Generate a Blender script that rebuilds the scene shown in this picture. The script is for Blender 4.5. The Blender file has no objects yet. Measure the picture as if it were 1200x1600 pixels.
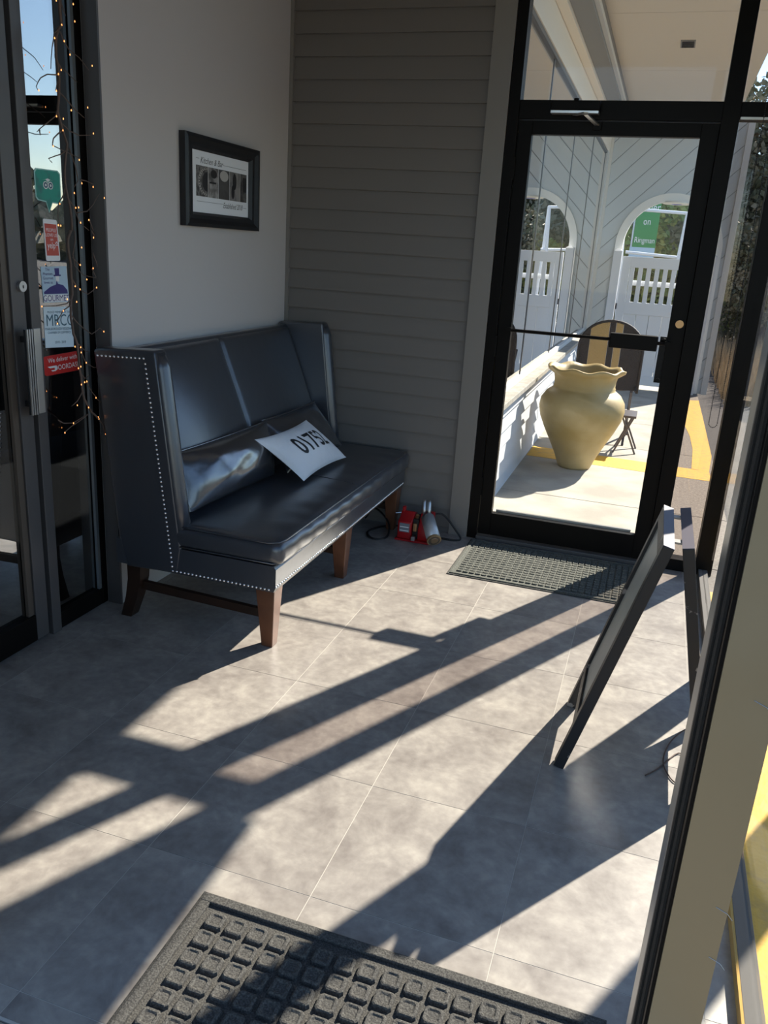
import bpy, bmesh, math, random
from mathutils import Vector, Matrix
random.seed(7)
SC = bpy.context.scene
COL = SC.collection

# ---------------------------------------------------------------- camera, sky, sun, exposure
CAM_YAW, CAM_PITCH, CAM_ROLL, FOCAL_PX = -0.30240237, 0.31367723, 0.06359292, 1272.607
def make_camera():
    a, b, c = CAM_YAW, CAM_PITCH, CAM_ROLL
    f = Vector((math.sin(a)*math.cos(b), math.cos(a)*math.cos(b), -math.sin(b)))
    r = Vector((math.cos(a), -math.sin(a), 0)); u = r.cross(f)
    r2 = math.cos(c)*r + math.sin(c)*u; u2 = -math.sin(c)*r + math.cos(c)*u
    cd = bpy.data.cameras.new('camera'); cd.sensor_fit = 'VERTICAL'; cd.sensor_height = 24
    cd.lens = 24*FOCAL_PX/1600; cd.clip_start = 0.05; cd.clip_end = 300
    o = bpy.data.objects.new('camera', cd); COL.objects.link(o)
    o.matrix_world = Matrix(((r2.x, u2.x, -f.x, 0), (r2.y, u2.y, -f.y, 0), (r2.z, u2.z, -f.z, 1.5), (0, 0, 0, 1)))
    SC.camera = o
make_camera()
SUN = Vector((-0.598, -1.168, -1.0))
w = bpy.data.worlds.new('sky'); SC.world = w; w.use_nodes = True
nt = w.node_tree; bg = nt.nodes['Background']
sky = nt.nodes.new('ShaderNodeTexSky'); sky.sky_type = 'NISHITA'; sky.sun_disc = False
sky.sun_elevation = math.radians(37.3); sky.sun_rotation = math.atan2(-SUN.x, -SUN.y)
sky.air_density = 1.0; sky.dust_density = 0.1; sky.ozone_density = 2.5
nt.links.new(sky.outputs[0], bg.inputs[0]); bg.inputs[1].default_value = 0.25
sl = bpy.data.lights.new('sun', 'SUN'); sl.energy = 12.5; sl.angle = math.radians(0.6); sl.color = (1.0, 0.93, 0.82)
so = bpy.data.objects.new('sun', sl); COL.objects.link(so); so.rotation_euler = SUN.to_track_quat('-Z', 'Y').to_euler(); so.location = (3, 6, 6)
SC.view_settings.view_transform = 'Standard'; SC.view_settings.look = 'None'
SC.view_settings.gamma = 1.0; SC.view_settings.use_curve_mapping = False
SC.view_settings.exposure = 0.0

# ---------------------------------------------------------------- materials
def mat(name, col, rough=0.5, metal=0.0, noise=None, bump=None, spec=0.5, emit=None, coat=0.0, sheen=0.0, coat_ior=1.5):
    """noise=(scale, colour2, low, high[, detail]) mixes in a second colour; bump=(scale, strength, distance)"""
    m = bpy.data.materials.new(name); m.use_nodes = True
    n = m.node_tree.nodes; l = m.node_tree.links; p = n['Principled BSDF']
    p.inputs['Base Color'].default_value = (*col, 1); p.inputs['Roughness'].default_value = rough
    p.inputs['Metallic'].default_value = metal; p.inputs['Specular IOR Level'].default_value = spec
    if coat: p.inputs['Coat Weight'].default_value = coat; p.inputs['Coat Roughness'].default_value = rough*0.9; p.inputs['Coat IOR'].default_value = coat_ior
    if sheen: p.inputs['Sheen Weight'].default_value = sheen
    tc = n.new('ShaderNodeTexCoord')
    if noise:
        t = n.new('ShaderNodeTexNoise'); t.inputs['Scale'].default_value = noise[0]; t.inputs['Detail'].default_value = noise[4] if len(noise) > 4 else 6
        l.new(tc.outputs['Object'], t.inputs['Vector'])
        r = n.new('ShaderNodeValToRGB'); r.color_ramp.elements[0].position = noise[2]; r.color_ramp.elements[1].position = noise[3]
        r.color_ramp.elements[0].color = (*col, 1); r.color_ramp.elements[1].color = (*noise[1], 1)
        l.new(t.outputs['Fac'], r.inputs['Fac']); l.new(r.outputs['Color'], p.inputs['Base Color'])
    if bump:
        t = n.new('ShaderNodeTexNoise'); t.inputs['Scale'].default_value = bump[0]; t.inputs['Detail'].default_value = 4
        l.new(tc.outputs['Object'], t.inputs['Vector'])
        b = n.new('ShaderNodeBump'); b.inputs['Strength'].default_value = bump[1]; b.inputs['Distance'].default_value = bump[2]
        l.new(t.outputs['Fac'], b.inputs['Height']); l.new(b.outputs['Normal'], p.inputs['Normal'])
    if emit:
        p.inputs['Emission Color'].default_value = (*emit[0], 1); p.inputs['Emission Strength'].default_value = emit[1]
    return m
def glass_mat(name, tint, ior, boost=1.0, rough=0.0):
    m = bpy.data.materials.new(name); m.use_nodes = True; n = m.node_tree.nodes; l = m.node_tree.links; n.clear()
    out = n.new('ShaderNodeOutputMaterial'); mx = n.new('ShaderNodeMixShader'); tr = n.new('ShaderNodeBsdfTransparent'); gl = n.new('ShaderNodeBsdfGlossy')
    fr = n.new('ShaderNodeFresnel'); mu = n.new('ShaderNodeMath'); mu.operation = 'MULTIPLY'; mu.use_clamp = True; mu.inputs[1].default_value = boost
    ge = n.new('ShaderNodeNewGeometry'); ma = n.new('ShaderNodeMath'); ma.operation = 'MULTIPLY_ADD'   # same Fresnel on both faces of the sheet
    ma.inputs[1].default_value = 1/ior-ior; ma.inputs[2].default_value = ior; l.new(ge.outputs['Backfacing'], ma.inputs[0]); l.new(ma.outputs[0], fr.inputs[0])
    tr.inputs[0].default_value = (*tint, 1); gl.inputs['Roughness'].default_value = rough
    gl.inputs[0].default_value = (1, 1, 1, 1)
    l.new(fr.outputs[0], mu.inputs[0]); l.new(mu.outputs[0], mx.inputs[0]); l.new(tr.outputs[0], mx.inputs[1]); l.new(gl.outputs[0], mx.inputs[2]); l.new(mx.outputs[0], out.inputs[0])
    return m
def floor_mat():
    m = bpy.data.materials.new('vinyl_tile'); m.use_nodes = True; n = m.node_tree.nodes; l = m.node_tree.links; p = n['Principled BSDF']
    tc = n.new('ShaderNodeTexCoord'); oi = n.new('ShaderNodeObjectInfo')
    va = n.new('ShaderNodeVectorMath'); va.operation = 'ADD'
    sc = n.new('ShaderNodeMath'); sc.operation = 'MULTIPLY'; sc.inputs[1].default_value = 37.0
    l.new(oi.outputs['Random'], sc.inputs[0]); l.new(tc.outputs['Object'], va.inputs[0]); l.new(sc.outputs[0], va.inputs[1])
    a = n.new('ShaderNodeTexNoise'); a.inputs['Scale'].default_value = 6.5; a.inputs['Detail'].default_value = 9; a.inputs['Roughness'].default_value = 0.65; a.inputs['Distortion'].default_value = 0.4
    b = n.new('ShaderNodeTexNoise'); b.inputs['Scale'].default_value = 34; b.inputs['Detail'].default_value = 5
    l.new(va.outputs[0], a.inputs['Vector']); l.new(va.outputs[0], b.inputs['Vector'])
    ad = n.new('ShaderNodeMix'); ad.data_type = 'FLOAT'; ad.inputs[0].default_value = 0.3
    l.new(a.outputs['Fac'], ad.inputs[2]); l.new(b.outputs['Fac'], ad.inputs[3])
    r = n.new('ShaderNodeValToRGB'); e = r.color_ramp.elements; e[0].position = 0.34; e[1].position = 0.70
    e[0].color = (0.205, 0.180, 0.162, 1); e[1].color = (0.45, 0.41, 0.355, 1)
    x = e.new(0.5); x.color = (0.30, 0.27, 0.240, 1)
    l.new(ad.outputs[0], r.inputs['Fac']); l.new(r.outputs['Color'], p.inputs['Base Color'])
    p.inputs['Roughness'].default_value = 0.36; p.inputs['Specular IOR Level'].default_value = 0.45
    bp = n.new('ShaderNodeBump'); bp.inputs['Strength'].default_value = 0.12; bp.inputs['Distance'].default_value = 0.002
    l.new(b.outputs['Fac'], bp.inputs['Height']); l.new(bp.outputs['Normal'], p.inputs['Normal'])
    return m
M_TILE = floor_mat()
M_GROUT = mat('tile_joint', (0.50, 0.465, 0.41), 0.8)
M_WALL = mat('taupe_paint', (0.60, 0.565, 0.54), 0.55, bump=(220, 0.05, 0.001))
M_SIDE = mat('taupe_siding', (0.185, 0.168, 0.152), 0.5)
M_TRIM = mat('taupe_trim', (0.225, 0.207, 0.187), 0.45)
M_CEIL = mat('room_ceiling', (0.5, 0.48, 0.45), 0.8)
M_BLACK = mat('bronze_anodised', (0.006, 0.005, 0.0045), 0.42, 0.0, spec=0.10)
M_GREYF = mat('dark_grey_frame', (0.115, 0.108, 0.105), 0.40, 0.3)
M_BEAD = mat('blue_grey_bead', (0.22, 0.25, 0.27), 0.35, 0.5)
M_BROWN = mat('brown_bead', (0.11, 0.085, 0.065), 0.45, 0.2)
M_TAN = mat('tan_aluminium', (0.25, 0.195, 0.115), 0.42, 0.25, noise=(3, (0.28, 0.235, 0.155), 0.4, 0.7))
M_SEAL = mat('fuzzy_weatherstrip', (0.02, 0.017, 0.014), 0.95, bump=(160, 0.8, 0.004))
M_SILV = mat('satin_metal', (0.55, 0.55, 0.55), 0.32, 0.9)
M_DSILV = mat('dull_metal', (0.55, 0.53, 0.50), 0.35, 0.8)
M_BRASS = mat('brass_cylinder', (0.55, 0.33, 0.16), 0.35, 0.8)
M_GLASS = glass_mat('clear_glass', (0.98, 0.985, 0.98), 1.5, 0.28)
M_MIRR = glass_mat('dark_window_glass', (0.30, 0.33, 0.34), 1.55, 2.0)
M_LGLASS = glass_mat('inner_door_glass', (0.40, 0.42, 0.43), 1.9, 2.6)
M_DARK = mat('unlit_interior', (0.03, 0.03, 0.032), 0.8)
M_LEATHER = mat('charcoal_leather', (0.036, 0.041, 0.052), 0.33, bump=(14, 0.15, 0.012), spec=0.9, coat=0.7, coat_ior=1.6)
M_LEATHER2 = mat('soft_leather', (0.028, 0.030, 0.037), 0.24, bump=(9, 0.35, 0.02), spec=1.0, coat=1.0, coat_ior=1.9)
M_NAIL = mat('nailhead_nickel', (0.85, 0.84, 0.82), 0.25, 1.0)
M_WOOD = mat('walnut_leg', (0.16, 0.065, 0.032), 0.35, noise=(9, (0.09, 0.035, 0.018), 0.4, 0.7))
M_WOODD = mat('shaded_walnut', (0.035, 0.016, 0.009), 0.4, noise=(9, (0.02, 0.010, 0.006), 0.4, 0.7))  # front-leg walnut with the shade under the settee put into its colour
M_PILL = mat('white_satin', (0.80, 0.81, 0.83), 0.55, bump=(16, 0.55, 0.014), sheen=0.3)
M_INK = mat('black_ink', (0.012, 0.012, 0.014), 0.6)
M_RED = mat('red_enamel', (0.42, 0.008, 0.012), 0.35)
M_RUB = mat('black_rubber', (0.012, 0.012, 0.012), 0.6)
M_MAT = mat('mat_fibre', (0.042, 0.039, 0.035), 0.95, noise=(260, (0.105, 0.10, 0.088), 0.40, 0.66), bump=(260, 0.6, 0.003))
M_MATF = mat('far_mat_fibre', (0.075, 0.077, 0.066), 0.95, noise=(200, (0.17, 0.172, 0.145), 0.40, 0.66), bump=(260, 0.6, 0.003))
M_MATE = mat('mat_rubber_edge', (0.035, 0.035, 0.033), 0.9, noise=(150, (0.10, 0.095, 0.085), 0.45, 0.7), bump=(170, 0.8, 0.004))
M_ABLK = mat('worn_black_paint', (0.014, 0.013, 0.014), 0.42, noise=(20, (0.26, 0.22, 0.19), 0.63, 0.66, 9))
M_BOARD = mat('grey_chalkboard', (0.42, 0.45, 0.42), 0.4, noise=(7, (0.50, 0.52, 0.48), 0.4, 0.7))
M_ATOP = mat('painted_edge_light', (0.11, 0.10, 0.125), 0.45)  # black paint, sun on the top edges put into a lighter colour
M_PAPER = mat('paper_white', (0.90, 0.92, 0.94), 0.6)
M_FRAME = mat('picture_frame_black', (0.012, 0.012, 0.014), 0.35)
# outside
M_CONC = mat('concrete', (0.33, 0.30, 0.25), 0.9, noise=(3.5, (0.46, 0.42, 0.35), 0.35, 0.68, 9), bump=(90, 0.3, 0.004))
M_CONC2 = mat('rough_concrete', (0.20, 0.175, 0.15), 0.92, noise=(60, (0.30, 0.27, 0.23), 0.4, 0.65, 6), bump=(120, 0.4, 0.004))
M_YEL = mat('yellow_line_paint', (0.72, 0.40, 0.015), 0.65, noise=(18, (0.50, 0.29, 0.04), 0.5, 0.72, 9), bump=(70, 0.4, 0.003))
M_ASPH = mat('asphalt', (0.05, 0.05, 0.052), 0.9, noise=(40, (0.09, 0.09, 0.09), 0.4, 0.7), bump=(90, 0.4, 0.004))
M_GRASS = mat('dry_grass', (0.55, 0.43, 0.28), 0.95, noise=(9, (0.30, 0.24, 0.15), 0.4, 0.65, 8), bump=(60, 1, 0.02))
M_WSIDE = mat('white_siding', (0.52, 0.54, 0.56), 0.55)
M_WTRIM = mat('white_trim', (0.66, 0.65, 0.62), 0.5)
M_CASE = mat('arch_casing_white', (0.86, 0.85, 0.80), 0.5)
M_LEDGE = mat('weathered_ledge', (0.27, 0.25, 0.21), 0.85, noise=(14, (0.36, 0.335, 0.29), 0.4, 0.65, 8))
M_ARCHB = mat('pale_grey_board', (0.56, 0.60, 0.62), 0.6)
M_VINYL = mat('white_vinyl', (0.80, 0.82, 0.85), 0.4)
M_OCEIL = mat('cream_soffit', (0.88, 0.80, 0.68), 0.7)
M_VENTED = mat('grey_vented_soffit', (0.30, 0.30, 0.29), 0.7)
M_POT = mat('cream_glazed_clay', (0.40, 0.285, 0.105), 0.5, noise=(4, (0.48, 0.36, 0.16), 0.42, 0.65, 9), bump=(30, 0.12, 0.004))
M_SOIL_SHADE = mat('soil_and_hollow_shade', (0.03, 0.022, 0.018), 0.95)
M_WICK = mat('dark_wicker', (0.035, 0.03, 0.032), 0.6, bump=(120, 1.0, 0.01))
M_WICK2 = mat('straw_wicker', (0.48, 0.35, 0.16), 0.6, bump=(120, 1.0, 0.01))
M_GMETAL = mat('grey_metal_leg', (0.10, 0.09, 0.10), 0.4, 0.4)
M_LEAF = mat('leaf_green', (0.20, 0.28, 0.08), 0.7, noise=(3, (0.46, 0.42, 0.12), 0.4, 0.6))
M_LEAF2 = mat('leaf_dark', (0.13, 0.14, 0.085), 0.7, noise=(3, (0.34, 0.29, 0.20), 0.4, 0.6))
M_BARK = mat('bark', (0.07, 0.05, 0.04), 0.9, bump=(20, 0.6, 0.02))
M_GREEN = mat('green_banner', (0.05, 0.30, 0.08), 0.6)
M_LAMP = mat('lamp_white', (0.85, 0.82, 0.72), 0.4)
M_TWIG = mat('wrapped_twig', (0.14, 0.095, 0.075), 0.7)
M_BULB = mat('warm_led', (1, 0.6, 0.25), 0.3, emit=((1.0, 0.36, 0.10), 2.5))

# ---------------------------------------------------------------- mesh helpers
class MB:
    def __init__(s): s.v = []; s.f = []
    def add(s, vs, fs):
        k = len(s.v); s.v += [tuple(v) for v in vs]; s.f += [tuple(i+k for i in f) for f in fs]; return s
    def box(s, x0, x1, y0, y1, z0, z1):
        return s.add([(x, y, z) for z in (z0, z1) for y in (y0, y1) for x in (x0, x1)],
                     [(0, 2, 3, 1), (4, 5, 7, 6), (0, 1, 5, 4), (2, 6, 7, 3), (0, 4, 6, 2), (1, 3, 7, 5)])
    def hexa(s, p):   # 8 points: bottom 4 ccw then top 4
        return s.add(p, [(3, 2, 1, 0), (4, 5, 6, 7), (0, 1, 5, 4), (1, 2, 6, 5), (2, 3, 7, 6), (3, 0, 4, 7)])
    def beam(s, a, b, wx, wy, up=(0, 0, 1)):
        a, b = Vector(a), Vector(b); d = (b-a).normalized(); r = d.cross(Vector(up))
        if r.length < 1e-4: r = Vector((1, 0, 0))
        r.normalize(); u = r.cross(d)
        q = [(-1, -1), (1, -1), (1, 1), (-1, 1)]
        return s.hexa([a + r*wx/2*i + u*wy/2*j for i, j in q] + [b + r*wx/2*i + u*wy/2*j for i, j in q])
    def prism(s, poly, axis, a, b):
        def P(p, t): return {'x': (t, p[0], p[1]), 'y': (p[0], t, p[1]), 'z': (p[0], p[1], t)}[axis]
        n = len(poly); return s.add([P(p, a) for p in poly] + [P(p, b) for p in poly],
            [tuple(range(n-1, -1, -1)), tuple(range(n, 2*n))] + [(i, (i+1) % n, n+(i+1) % n, n+i) for i in range(n)])
    def tube(s, pts, r, n=6, caps=True):
        pts = [Vector(p) for p in pts]; rs = r if isinstance(r, (list, tuple)) else [r]*len(pts); k = len(s.v); prev = None
        for i, p in enumerate(pts):
            d = (pts[min(i+1, len(pts)-1)] - pts[max(i-1, 0)]).normalized()
            a = prev if prev is not None else (Vector((0, 0, 1)) if abs(d.z) < 0.9 else Vector((1, 0, 0)))
            u = (a - d*a.dot(d)).normalized(); prev = u; w_ = d.cross(u)
            s.v += [tuple(p + rs[i]*(math.cos(2*math.pi*j/n)*u + math.sin(2*math.pi*j/n)*w_)) for j in range(n)]
        for i in range(len(pts)-1):
            for j in range(n):
                a, b = k+i*n+j, k+i*n+(j+1) % n; s.f.append((a, b, b+n, a+n))
        if caps: s.f.append(tuple(range(k+n-1, k-1, -1))); e = k+(len(pts)-1)*n; s.f.append(tuple(range(e, e+n)))
        return s
    def lathe(s, prof, c, n=32, wav=None):
        k = len(s.v)
        for i, (r, z) in enumerate(prof):
            for j in range(n):
                t = 2*math.pi*j/n; rr, zz = wav(i, t, r, z) if wav else (r, z)
                s.v.append((c[0]+rr*math.cos(t), c[1]+rr*math.sin(t), c[2]+zz))
        for i in range(len(prof)-1):
            for j in range(n):
                a, b = k+i*n+j, k+i*n+(j+1) % n; s.f.append((a, b, b+n, a+n))
        return s
    def disc(s, c, nrm, r, th, n=20):
        c = Vector(c); nn = Vector(nrm).normalized(); return s.tube([c, c+nn*th], r, n)
    def xf(s, M): s.v = [tuple(M @ Vector(v)) for v in s.v]; return s
    def build(s, name, m, parent=None, loc=None, smooth=False, bev=0, seg=2, **tags):
        o0 = Vector(parent['_o']) if parent is not None else Vector(loc if loc is not None else (0, 0, 0))
        me = bpy.data.meshes.new(name); me.from_pydata([tuple(Vector(v)-o0) for v in s.v], [], s.f)
        me.materials.append(m); me.update()
        bm = bmesh.new(); bm.from_mesh(me); bmesh.ops.recalc_face_normals(bm, faces=bm.faces); bm.to_mesh(me); bm.free()
        if smooth: me.polygons.foreach_set('use_smooth', [True]*len(me.polygons))
        o = bpy.data.objects.new(name, me); COL.objects.link(o)
        if parent is not None: o.parent = parent
        else: o.location = o0
        o['_o'] = tuple(o0)
        if bev:
            b = o.modifiers.new('bevel', 'BEVEL'); b.width = bev; b.segments = seg; b.limit_method = 'ANGLE'; b.angle_limit = math.radians(35)
            if seg > 2: me.polygons.foreach_set('use_smooth', [True]*len(me.polygons)); b.harden_normals = False
        for k_, v_ in tags.items(): o[k_] = v_
        return o
def thing(name, label, cat, loc, group=None, **tags):
    o = bpy.data.objects.new(name, None); COL.objects.link(o); o.location = loc; o['_o'] = tuple(loc); o.empty_display_size = 0.1
    o['label'] = label; o['category'] = cat
    if group: o['group'] = group
    for k, v in tags.items(): o[k] = v
    return o
def copy_thing(root, delta, label):
    def rec(o, par):
        c = o.copy(); COL.objects.link(c); c.parent = par
        for ch in [x for x in bpy.data.objects if x.parent == o]: rec(ch, c)
        return c
    c = rec(root, None); c.location = Vector(root.location)+Vector(delta); c['label'] = label; return c
def structure(name, loc=(0, 0, 0), **k):
    o = bpy.data.objects.new(name, None); COL.objects.link(o); o.location = loc; o['_o'] = tuple(loc); o['kind'] = 'structure'
    for a, b in k.items(): o[a] = b
    return o
def text_mb(txt, size, fn, squeeze=1.0, shear=0.0, align='CENTER', grid=0, bold=0.0):
    """outline letters; fn(x, y) -> world point"""
    cu = bpy.data.curves.new('t', 'FONT'); cu.body = txt; cu.size = size; cu.align_x = align; cu.align_y = 'CENTER'; cu.shear = shear; cu.resolution_u = 3; cu.offset = bold
    o = bpy.data.objects.new('t', cu); COL.objects.link(o)
    dg = bpy.context.evaluated_depsgraph_get(); me = bpy.data.meshes.new_from_object(o.evaluated_get(dg))
    bm = bmesh.new(); bm.from_mesh(me)
    if grid:
        bmesh.ops.triangulate(bm, faces=bm.faces[:])
        xs = [v.co.x for v in bm.verts]; ys = [v.co.y for v in bm.verts]
        for ax, lo, hi in ((0, min(xs), max(xs)), (1, min(ys), max(ys))):
            t = lo + grid
            while t < hi:
                co = Vector((0, 0, 0)); co[ax] = t; no = Vector((0, 0, 0)); no[ax] = 1
                bmesh.ops.bisect_plane(bm, geom=bm.verts[:]+bm.edges[:]+bm.faces[:], plane_co=co, plane_no=no); t += grid
    b = MB(); b.v = [tuple(fn(v.co.x*squeeze, v.co.y)) for v in bm.verts]
    bm.verts.index_update(); b.f = [tuple(v.index for v in f.verts) for f in bm.faces]
    bm.free(); bpy.data.objects.remove(o); bpy.data.curves.remove(cu); bpy.data.meshes.remove(me)
    return b
def rbox(lo, hi, r=0.03, crown=(0, 0, 0), n=(14, 24, 6), tf=None, cp=4):
    """soft upholstered box: rounded edges, faces crowned outwards"""
    lo, hi = Vector(lo), Vector(hi); c = (lo+hi)/2; h = (hi-lo)/2; b = MB(); idx = {}
    def pt(i, j, k):
        key = (i, j, k)
        if key in idx: return idx[key]
        q = Vector((2*i/n[0]-1, 2*j/n[1]-1, 2*k/n[2]-1))
        q = Vector([math.sin(t*math.pi/2)*0.35+t*0.65 for t in q])
        p = Vector([q[a]*h[a] for a in range(3)])
        inn = Vector([max(-(h[a]-r), min(h[a]-r, p[a])) for a in range(3)]); d = p-inn
        if d.length > 1e-9: p = inn + d.normalized()*r
        for a in range(3):
            o1, o2 = (a+1) % 3, (a+2) % 3
            p[a] += crown[a]*q[a]*max(0, 1-abs(q[o1])**cp)*max(0, 1-abs(q[o2])**cp)
        p += c
        if tf: p = tf(p)
        idx[key] = len(b.v); b.v.append(tuple(p)); return idx[key]
    N = n
    for a in range(3):
        o1, o2 = (a+1) % 3, (a+2) % 3
        for side in (0, N[a]):
            for i in range(N[o1]):
                for j in range(N[o2]):
                    ks = []
                    for di, dj in ((0, 0), (1, 0), (1, 1), (0, 1)):
                        k = [0, 0, 0]; k[a] = side; k[o1] = i+di; k[o2] = j+dj; ks.append(pt(*k))
                    b.f.append(tuple(ks if side else ks[::-1]))
    return b
def smooth_path(p, n=5):
    p = [Vector(q) for q in p]; out = []
    for i in range(len(p)-1):
        a, b, c, d = p[max(i-1, 0)], p[i], p[i+1], p[min(i+2, len(p)-1)]
        for k in range(n): t = k/n; out.append(0.5*((2*b)+(c-a)*t+(2*a-5*b+4*c-d)*t*t+(3*b-a-3*c+d)*t**3))
    return out + [p[-1]]
class Cushion:
    """pillow spanned by four corners (bl, br, tr, tl), puffed along its normal"""
    def __init__(s, bl, br, tr, tl, puff, back=None, pinch=0.06, wr=0.0, seed=1):
        s.c = [Vector(p) for p in (bl, br, tr, tl)]; s.p = puff; s.b = puff if back is None else back; s.pin = pinch; s.wr = wr; s.rnd = random.Random(seed)
        s.n = (s.c[1]-s.c[0]).cross(s.c[3]-s.c[0]).normalized(); s.ph = [s.rnd.uniform(0, 6) for _ in range(6)]
    def at(s, u, v, side=1, off=0.0):
        bl, br, tr, tl = s.c
        uu = u + s.pin*0.5*(1-2*u)*(4*v*(1-v)); vv = v + s.pin*(1-2*v)*(4*u*(1-u))
        base = (bl*(1-uu)+br*uu)*(1-vv) + (tl*(1-uu)+tr*uu)*vv
        a, b = max(0, 1-(2*u-1)**2), max(0, 1-(2*v-1)**2)
        t = (a**0.42)*(b**0.42)*(0.55+0.45*math.sqrt(a*b))
        w_ = s.wr*(math.sin(9*u+5*v+s.ph[0])*math.sin(7*v-4*u+s.ph[1]) + 0.6*math.sin(23*u-6*v+s.ph[2])*math.sin(11*v+s.ph[3]))*a*b
        return base + s.n*(side*((s.p if side > 0 else s.b)*t + w_*(1 if side > 0 else 0)) + side*off)
    def mesh(s, n=28):
        b = MB()
        for side in (1, -1):
            k = len(b.v)
            for i in range(n+1):
                for j in range(n+1): b.v.append(tuple(s.at(i/n, j/n, side)))
            for i in range(n):
                for j in range(n):
                    a = k+i*(n+1)+j; q = (a, a+n+1, a+n+2, a+1); b.f.append(q if side > 0 else q[::-1])
        return b
TWIGS = [[(2.468,2.207),(2.466,2.182),(2.472,2.135),(2.476,2.112),(2.458,2.1),(2.443,2.064),(2.444,2.014),(2.457,1.976),(2.455,1.933),(2.449,1.89),(2.442,1.855),(2.453,1.813),(2.469,1.763),(2.449,1.694),(2.444,1.64),(2.451,1.595),(2.464,1.536),(2.467,1.49)],[(2.458,2.1),(2.433,2.082),(2.424,2.039),(2.42,1.977)],[(2.468,2.094),(2.49,2.07),(2.517,2.055),(2.566,2.04),(2.608,2.011)],[(2.449,2.003),(2.469,1.99),(2.503,1.985),(2.56,1.965)],[(2.453,1.966),(2.405,1.959),(2.38,1.944),(2.361,1.916),(2.368,1.906)],[(2.453,1.95),(2.438,1.918)],[(2.455,1.916),(2.489,1.901),(2.531,1.881),(2.567,1.869),(2.592,1.858)],[(2.445,1.881),(2.433,1.843),(2.398,1.818),(2.348,1.79),(2.335,1.782)],[(2.352,1.79),(2.351,1.774)],[(2.457,1.822),(2.488,1.805),(2.546,1.799),(2.608,1.808)],[(2.452,1.802),(2.414,1.773),(2.406,1.751),(2.453,1.739),(2.517,1.726)],[(2.468,1.745),(2.438,1.728),(2.377,1.708),(2.393,1.697)],[(2.475,1.75),(2.493,1.699),(2.5,1.654),(2.479,1.629)],[(2.443,1.626),(2.425,1.593),(2.402,1.574),(2.39,1.532),(2.403,1.503)],[(2.447,1.595),(2.474,1.569),(2.499,1.517),(2.544,1.493)],[(2.487,1.549),(2.533,1.556),(2.574,1.58),(2.625,1.62)],[(2.511,1.657),(2.557,1.654),(2.595,1.648)],[(2.473,2.184),(2.485,2.163),(2.5,2.146)],[(2.546,1.526),(2.567,1.494)],[(2.461,1.49),(2.448,1.463),(2.449,1.432),(2.465,1.378),(2.474,1.309),(2.475,1.277),(2.461,1.245),(2.453,1.198),(2.456,1.141),(2.471,1.102),(2.461,1.025),(2.462,0.951),(2.469,0.905),(2.504,0.854),(2.549,0.821),(2.587,0.788),(2.601,0.753)],[(2.479,1.49),(2.483,1.455),(2.475,1.41),(2.487,1.373),(2.528,1.341),(2.588,1.331)],[(2.474,1.401),(2.509,1.376)],[(2.475,1.328),(2.513,1.292),(2.553,1.274),(2.591,1.297)],[(2.473,1.263),(2.432,1.246),(2.376,1.241),(2.316,1.242)],[(2.461,1.24),(2.409,1.224),(2.386,1.197),(2.377,1.18)],[(2.461,1.202),(2.499,1.172),(2.565,1.131),(2.606,1.151),(2.621,1.137)],[(2.464,1.112),(2.493,1.095),(2.521,1.073),(2.54,1.069)],[(2.485,1.091),(2.507,1.035),(2.555,1.01),(2.62,1.012)],[(2.463,1.005),(2.483,0.981),(2.522,0.988)],[(2.49,0.967),(2.517,0.928),(2.554,0.892),(2.589,0.871)],[(2.461,0.936),(2.435,0.905),(2.408,0.89)],[(2.484,0.85),(2.44,0.829),(2.36,0.802)],[(2.326,0.854),(2.36,0.836),(2.412,0.827),(2.488,0.852)],[(2.568,1.418),(2.592,1.383),(2.595,1.369)],[(2.567,1.364),(2.581,1.345),(2.59,1.331)],[(2.555,1.493),(2.575,1.476)]]
BULBS = [(2.442,2.174),(2.528,2.186),(2.537,2.139),(2.473,2.114),(2.432,2.067),(2.488,2.071),(2.521,2.039),(2.62,2.026),(2.466,1.983),(2.45,1.968),(2.368,1.906),(2.438,1.917),(2.51,1.871),(2.602,1.894),(2.432,1.841),(2.46,1.838),(2.453,1.802),(2.406,1.748),(2.62,1.815),(2.515,1.719),(2.513,1.645),(2.584,1.639),(2.476,1.611),(2.645,1.607),(2.404,1.572),(2.48,1.564),(2.492,1.566),(2.501,1.517),(2.539,1.528),(2.401,1.503),(2.386,1.504),(2.565,1.47),(2.51,1.435),(2.509,1.376),(2.569,1.365),(2.542,1.326),(2.488,1.303),(2.513,1.292),(2.591,1.297),(2.434,1.261),(2.494,1.249),(2.316,1.241),(2.407,1.223),(2.378,1.181),(2.621,1.137),(2.45,1.097),(2.486,1.091),(2.483,1.073),(2.506,1.034),(2.619,1.013),(2.451,1.021),(2.466,1.025),(2.475,0.968),(2.489,0.969),(2.456,0.962),(2.539,0.901),(2.588,0.871),(2.431,0.89),(2.484,0.874),(2.544,0.827),(2.549,0.82),(2.412,0.827),(2.36,0.802),(2.599,0.75)]

# ================================================================ LARGE STRUCTURE
XL, XW, YB = -2.04, -1.97, 4.25          # door plane, painted wall plane, back wall plane
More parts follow.
